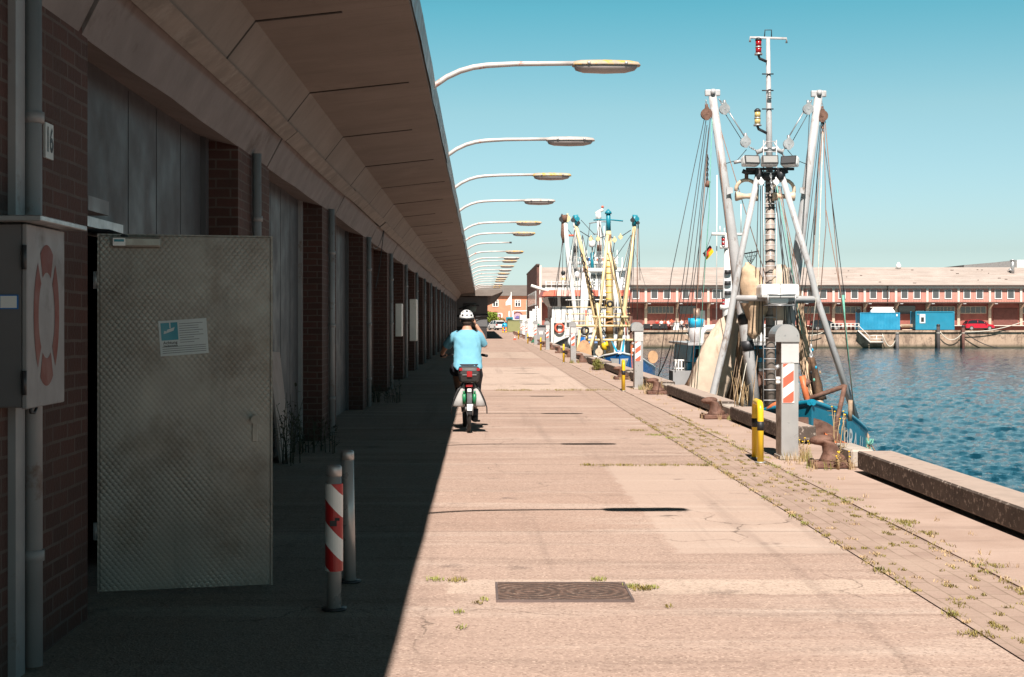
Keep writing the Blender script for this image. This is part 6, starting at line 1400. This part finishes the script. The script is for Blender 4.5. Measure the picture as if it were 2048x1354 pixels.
# ------------------------------------------------------------------ wall stairs, piles and ropes
g_=thing('wall_stairs',(X(1740,209),209.3,0),'white steel stairs with railings going down the far quay wall','stairs')
dd=202.5
for yy in (0,-.9): T('stringer',g_,m_white,[(1716,661,dd+yy),(1740,684,dd+yy),(1765,684,dd+yy)],.09,6)
o=MB()
for i in range(9): c=P(1717+i*2.6,662+i*2.5,dd-.45); o=MB().box(c.x-.12,c.x+.12,dd-.9,dd,c.z-.03,c.z+.02); o.build('step',m_galv,g_)
a=P(1740,683,dd); b=P(1765,684.5,dd); MB().box(a.x,b.x,dd-.9,dd,b.z,a.z).build('landing',m_galv,g_)
for pts in ([(1738,672,dd-.9),(1747,671,dd-.9),(1765,671,dd-.9),(1765,684,dd-.9)],[(1741,678,dd-.9),(1765,678,dd-.9)],[(1716,661,dd-.9),(1716,650,dd-.9),(1738,672,dd-.9),(1740,684,dd-.9)],[(1753,671,dd-.9),(1753,684,dd-.9)]): T('handrail',g_,m_white,pts,.05,6)
rl=thing('railing',(X(1680,203.5),203.5,.1),'white tube railing along the far quay left of the corrugated container','railing')
for x in range(1662,1719,8): T('post',rl,m_white,[(x,660,203.5),(x,647,203.5)],.05,6)
for y in (647,653): T('rail',rl,m_white,[(1662,y,203.5),(1718,y,203.5)],.05,6)
def pile(px0,px1,y0,y1,mat,label):
    d=201.9; x=X((px0+px1)/2,d); r=(px1-px0)/2*d/F; t=thing('mooring_pile',(x,d,WZ),label,'pile'); MB().tube([(x,d,-4),(x,d,Z(y0,d))],r,14).build('post',mat,t); MB().lathe([(r*1.03,-.2),(r*1.06,0),(r*.7,.12),(.01,.15)],(x,d,Z(y0,d)),n=14).build('cap',m_dark,t); MB().tube([(x,d,-.3),(x,d,-.2)],r*1.08,14).build('rope_ring',m_ropew,t); return t
pile(1873,1880,650,700,M('dark_pile',(.06,.05,.05),.8,var=.3),'tall dark mooring pile in front of the office container')
pile(1923.5,1929.5,652,700,m_endbr,'reddish mooring pile with rope left of the red car')
pile(1791,1798,666,700,M('weathered_pile',(.13,.12,.12),.8,var=.3),'short grey mooring pile below the corrugated container')
for a,b,s,m,l in (((1765,668),(1794,672),1.6,m_ropew,'pale rope hanging in a loop from the stairs to the short grey pile'),((1880,663),(1926,664),1.15,m_ropew,'pale rope drooping between the dark pile and the reddish pile'),((1929,664),(2060,638),.5,m_ropew,'pale rope rising right from the reddish pile past the red car'),((1929,665),(2015,697),.6,m_wire,'dark rope drooping from the reddish pile down to the water'),((1600,668),(1645,665),.3,m_ropew,'pale rope on the far quay wall left of the dark estate car'),((1480,668),(1372,668),1.2,m_ropew,'pale rope sagging along the far quay wall behind the boat')):
    tag(MB().tube(catenary(P(*a,202.1),P(*b,202.1),s),.06,6).build('mooring_rope',m,None),l,'rope')
t=thing('small_boat',(X(1815,207),207,.1),'brown and cream rowing boat stored between the two blue containers','dinghy'); xa,xb=X(1802,207.5),X(1826,207.5)
rs=[]
for u in [i/8 for i in range(9)]:
    x=xa+(xb-xa)*u; w_=.5*math.sin(math.pi*min(1,u*.9+.12)); rs.append([(x,207.5+w_*math.cos(a),1.0+.55*math.sin(a)*.9) for a in [math.pi+math.pi*i/8 for i in range(9)]])
MB().loft(rs,closed=False).build('hull',m_cream,t); T('trestle',t,m_beige,[(1804,660,207.5),(1824,660,207.5)],.12,6)
# ------------------------------------------------------------------ end of the near quay
m_anx=M('grey_annex_panel',(.12,.12,.125),.7,var=.1,scale=.6,bmp=.1); m_anxd=M('dark_annex_base',(.030,.028,.03),.8)
ax=thing('annex',(-2,120,0),'dark grey cross building at the end of the shed with its own deep canopy','building')
MB().box(-14,.56,120,200,2.05,3.55).build('upper_wall',m_anx,ax); MB().box(-14,.50,120.1,200,0,1.05).build('base_wall',m_anxd,ax); MB().box(-14,.53,120.05,200,1.05,1.85).build('middle_wall',m_anx,ax); MB().box(-14,.62,119.9,200,1.86,2.04).build('ledge',m_anxd,ax)
o=MB().prism([(-14,118.6,3.56),(.9,118.6,3.62),(1.75,118.6,3.95),(1.8,118.6,4.12),(-14,118.6,4.12)],(0,82,0)); o.build('canopy',m_soffit,ax); MB().box(1.80,1.84,118.5,200.6,3.92,4.15).build('fascia',m_zinc,ax)
T('cable',ax,m_dark,[(918,618,119.9),(938,612,119.9),(958,611,119.9)],.05,6); MB().box(-1.5,-.4,119.93,119.99,2.3,3.0).build('window',m_glass,ax)
# ---- salmon brick building closing the view
D1=330.0
def X1(px): return X(px,D1)
def Z1(py): return Z(py,D1)
m_sal=M('salmon_brick',(.60,.26,.16),.85,var=.1,scale=.8,bmp=.15,bs=6); m_sroof=M('grey_roof',(.17,.145,.13),.8,var=.1,scale=.4)
tb=thing('salmon_building',(0,332,0),'salmon brick building with a grey roof, white windows and arches closing the quay','building')
MB().box(X1(880),X1(1075),D1,D1+14,0,Z1(592)).build('wall',m_sal,tb)
MB().prism([(X1(878),D1-.6,Z1(592)+.02),(X1(878),D1-.6,Z1(591)+.1),(X1(878),D1+9,9.9),(X1(878),D1+9,Z1(592)+.02)],(X1(1078)-X1(878),0,0)).build('roof',m_sroof,tb)
for cx in (948,991,1035.5,1062):
    fr=MB().box(X1(cx-6),X1(cx+6),D1-.12,D1-.004,Z1(613.5),Z1(599.5)).build('window',m_whiteclean,tb)
    for x0,x1,y0,y1 in ((-4.4,-.8,601,603.2),(.8,4.4,601,603.2),(-4.4,-.8,605,612),(.8,4.4,605,612)): MB().box(X1(cx+x0),X1(cx+x1),D1-.15,D1-.125,Z1(y1),Z1(y0)).build('pane',m_glass,fr)
m_arch=M('violet_awning',(.16,.13,.36),.7); m_archb=M('arch_brick',(.20,.06,.05),.85)
for cx in (948,991,1035.5):
    o=MB(); n=14; R1=9.2*D1/F; R2=10.4*D1/F; cz=Z1(633); c=X1(cx)
    for i in range(n):
        a0=math.pi*i/n; a1=math.pi*(i+1)/n; o.prism([(c+R1*math.cos(a0),D1-.2,cz+R1*.95*math.sin(a0)),(c+R2*math.cos(a0),D1-.2,cz+R2*.95*math.sin(a0)),(c+R2*math.cos(a1),D1-.2,cz+R2*.95*math.sin(a1)),(c+R1*math.cos(a1),D1-.2,cz+R1*.95*math.sin(a1))],(0,.19,0))
    o.build('arch',m_archb,tb)
    MB().prism([(c+R1*math.cos(math.pi*i/n),D1-.05,cz+R1*.95*math.sin(math.pi*i/n)) for i in range(n+1)]+[(c-R1,D1-.05,.3),(c+R1,D1-.05,.3)],(0,.045,0)).build('arch_infill',M('pink_infill',(.52,.33,.38),.7),tb)
    MB().prism([(c+R1*.62*math.cos(math.pi*i/n),D1-.5,Z1(637)+R1*.6*math.sin(math.pi*i/n)) for i in range(n+1)],(0,.4,0)).build('awning',m_arch,tb)
MB().box(X1(1052),X1(1058),D1-.1,D1-.004,Z1(630),Z1(600)).build('pale_panel',M('pale_green_panel',(.38,.43,.36),.7),tb)
for i,(cx,w_) in enumerate(((992,23),(1044,36))):
    d=300; t=thing('white_portal',(X(cx,d),d,0),['white goalpost shaped frame left of the flagpole','white goalpost shaped frame right of the flagpole'][i],'frame')
    for s in (-1,1): T('post',t,m_whiteclean,[(cx+s*w_/2,656,d),(cx+s*w_/2,627 if i==0 else 622,d)],.14,6)
    T('top_bar',t,m_whiteclean,[(cx-w_/2,627 if i==0 else 622,d),(cx+w_/2,627 if i==0 else 622,d)],.14,6)
fp=thing('flagpole',(X(1022.5,250),250,0),'thin pale flagpole flying a white flag before the salmon building','flagpole'); T('pole',fp,m_white,[(1022.8,655,250),(1022.4,584,250)],.07,8)
o=MB(); A=P(1022,589,250); vs=[]
rs=[]
for i in range(7):
    u=i/6; rs.append([A+Vector((-u*.95,.12*math.sin(u*7),-u*1.3-.05)),A+Vector((-u*.95,.12*math.sin(u*7+.5),-1.75-.2*u))])
o.loft(rs,closed=False); tag(o.build('flag',m_whiteclean,None),'white flag drooping from the pole before the salmon building','flag'); T('lower_banner',fp,m_whiteclean,[(1018.5,640,250),(1018.5,622,250)],[.25,.1],8)
# bush
def bush(name,c,rx,rz,n,mat,label):
    t=thing(name,(c.x,c.y,c.z-rz),label,'bush'); o=MB()
    for _ in range(n):
        v=Vector((random.gauss(0,1),random.gauss(0,1),random.gauss(0,1))).normalized(); q=c+Vector((v.x*rx,v.y*rx,v.z*rz))*random.uniform(.5,1)*(1+.2*math.sin(v.x*5+v.z*4)); s=.16
        a=Vector((random.uniform(-1,1),random.uniform(-1,1),random.uniform(-1,1))).normalized()*s; b=a.cross(Vector((random.uniform(-1,1),random.uniform(-1,1),random.uniform(-1,1)))).normalized()*s*.7
        o.quad(q-a,q-b,q+a,q+b)
    o.build('crown',mat,t,recalc=False)
    for _ in range(4): MB().tube([Vector((c.x,c.y,0)),c+Vector((random.uniform(-.5,.5)*rx,0,0))],[.08,.03],6).build('stem',m_rope,t)
bush('bush',P(982,633,235),1.35,.85,1500,leafmat('bush_leaves',(.14,.22,.02),(.28,.34,.05)),'bright green bush beside the dark annex at the far end')
bush('bush',P(1002,641,260),.9,.6,500,leafmat('flower_bush',(.30,.22,.05),(.5,.28,.16)),'small yellowish bush left of the flagpole')
# parked cars and bits at the end
car((X(993,225),225,0),R(112),(.72,.70,.69),'white small car parked by the green box at the far end of the quay',None,3.6,1.6,1.5)
car((X(979,250),250,0),R(180),(.06,.075,.09),'dark blue car behind the white one at the far end','dark cars at the far end of the quay')
car((X(1003,255),255,0),R(5),(.10,.13,.16),'grey blue car partly behind the blue recycling ball','dark cars at the far end of the quay')
d=188; a=P(1015,641,d); b=P(1045,664,d); t=thing('green_container',((a.x+b.x)/2,d,0),'olive green steel box container at the far end of the quay','container')
m_olive=M('olive_paint',(.25,.25,.11),.6,var=.06); MB().rbox(a.x,b.x,d,d+2.2,.03,a.z,.03).build('body',m_olive,t); MB().box(a.x-.04,b.x+.04,d-.06,d+2.26,a.z,a.z+.08).build('lid',M('olive_dark',(.17,.18,.08),.6),t)
for x in (.33,.66): MB().box(a.x+(b.x-a.x)*x,a.x+(b.x-a.x)*x+.03,d-.012,d-.003,.1,a.z-.05).build('rib',m_olive,t)
c=P(1009.5,652,192); t=thing('recycling_ball',(c.x,192,0),'round blue recycling bin on a stand beside the green container','bin'); MB().ell(c,.42,.42,.42,n=16,k=10).build('ball',m_cyan,t); MB().ell(c+Vector((-.12,-.40,.12)),.1,.06,.08).build('opening',m_black,t); MB().lathe([(.3,0),(.22,c.z-.35)],(c.x,192,0),n=12).build('stand',m_blue2,t)
for i,px in enumerate((1006.3,1012)):
    d=180; x=X(px,d); t=thing('road_bollard',(x,d,0),['left','right'][i]+' one of two orange and yellow banded bollards before the white car','bollard','banded bollards at the far end')
    for k in range(4): MB().tube([(x,d,.18*k),(x,d,.18*(k+1))],.115,12).build('band',[m_yellow,m_refl,m_yellow,m_refl][k],t)
x=X(1029.6,114); t=thing('traffic_cone',(x,114,0),'small orange and white traffic cone standing alone on the quay','cone'); MB().box(x-.15,x+.15,113.85,114.15,.005,.04).build('base',m_refl,t)
for z0,z1,m in ((.04,.16,m_refl),(.16,.26,m_whiteclean),(.26,.34,m_refl)): MB().lathe([(.115*(1-z0/.4),z0),(.115*(1-z1/.4),z1)],(x,114,0),n=12).build('cone_band',m,t)
# grey rubbish container with a W, green net heap, crate stacks
t=thing('rubbish_container',(3.98,93,0),'grey rubbish container marked with a white W on the quay edge','container'); m_greyc=M('grey_container',(.27,.255,.26),.6,var=.08)
a=P(1073,650,95); b=P(1091,683,95)
o=MB().prism([(a.x+.06,95,.02),(b.x-.05,95,.02),(b.x,95,a.z-.12),(a.x,95,a.z-.12)],(0,1.4,0)); o.build('body',m_greyc,t); MB().rbox(a.x-.03,b.x+.02,94.95,96.45,a.z-.12,a.z,.03).build('lid',m_dark,t)
textmb('W',.42,lambda u,v:(P(1082,0,95).x+u*.7,94.985,P(0,666,95).z+v),.012).build('letter',m_whiteclean,t,recalc=False)
blob('net_heap',None,m_netg,[(1077,648,99,.06),(1075,662,99,.13),(1073,678,99,.22),(1072,687,99,.3)],flat=.8,rip=.2,cat='net heap',label='green net draped and heaped beside the grey rubbish container')
for i,(px,d,n) in enumerate(((1055,122,7),(1061,118,9),(1048,135,5))):
    x=X(px,d); t=thing('crate_stack',(x,d,0),['stack of pale fish crates behind the sixth pedestal','taller stack of white fish crates nearer the camera','low far stack of white crates by the olive container'][i],'crates','crate stacks on the quay')
    for k in range(n): MB().rbox(x-.3,x+.3,d-.25,d+.25,.02+.19*k,.19+.19*k,.03).build('crate',[m_whiteclean,m_white,m_redst][0 if k%3 else 1],t)
# mast and ladder racks behind
for i,px in enumerate((1062,1068,1073,1079)):
    d=150; t=thing('gangway_rack',(X(px,d),d,0),ords[i]+' white ladder like rack standing upright beyond the crates','rack','upright white racks beyond the crates'); top=[622,618,612,617][i]
    for s in (-1.8,1.8): T('rail',t,m_whiteclean,[(px+s,668,d),(px+s,top,d)],.06,6)
    for y in range(top+3,664,5): T('rung',t,m_whiteclean if i%2 else m_galv,[(px-1.8,y,d),(px+1.8,y,d)],.04,6)
# white box van seen beyond
t=thing('box_van',(X(1052,260),260,0),'white box van parked in front of the salmon building','van'); a=P(1040,630,260); b=P(1066,656,260); MB().rbox(a.x,b.x,260,266,.5,a.z,.08).build('box_body',m_whiteclean,t); MB().rbox(a.x-1.2,a.x,260.2,262,.45,1.7,.2).build('cab',m_whiteclean,t); MB().box(a.x-1.22,a.x-.3,260.17,260.19,1.0,1.55).build('window',m_glass,t)
for x in (a.x-.6,b.x-.8): MB().tube([(x,260.0,.4),(x,260.3,.4)],.38,14).build('wheel',m_tyre,t)
t=thing('kiosk',(X(1019,245),245,0),'small teal kiosk sign board in front of the flagpole','kiosk'); a=P(1012,634,245); b=P(1026,642,245); MB().rbox(a.x,b.x,245,245.6,b.z,a.z,.05).build('board',m_teal,t); MB().box(a.x+.25,b.x-.2,244.97,244.995,b.z+.2,a.z-.25).build('panel',m_glass,t)
for s in (a.x+.1,b.x-.2): MB().box(s,s+.1,245.1,245.4,0,b.z).build('leg',m_dark,t)
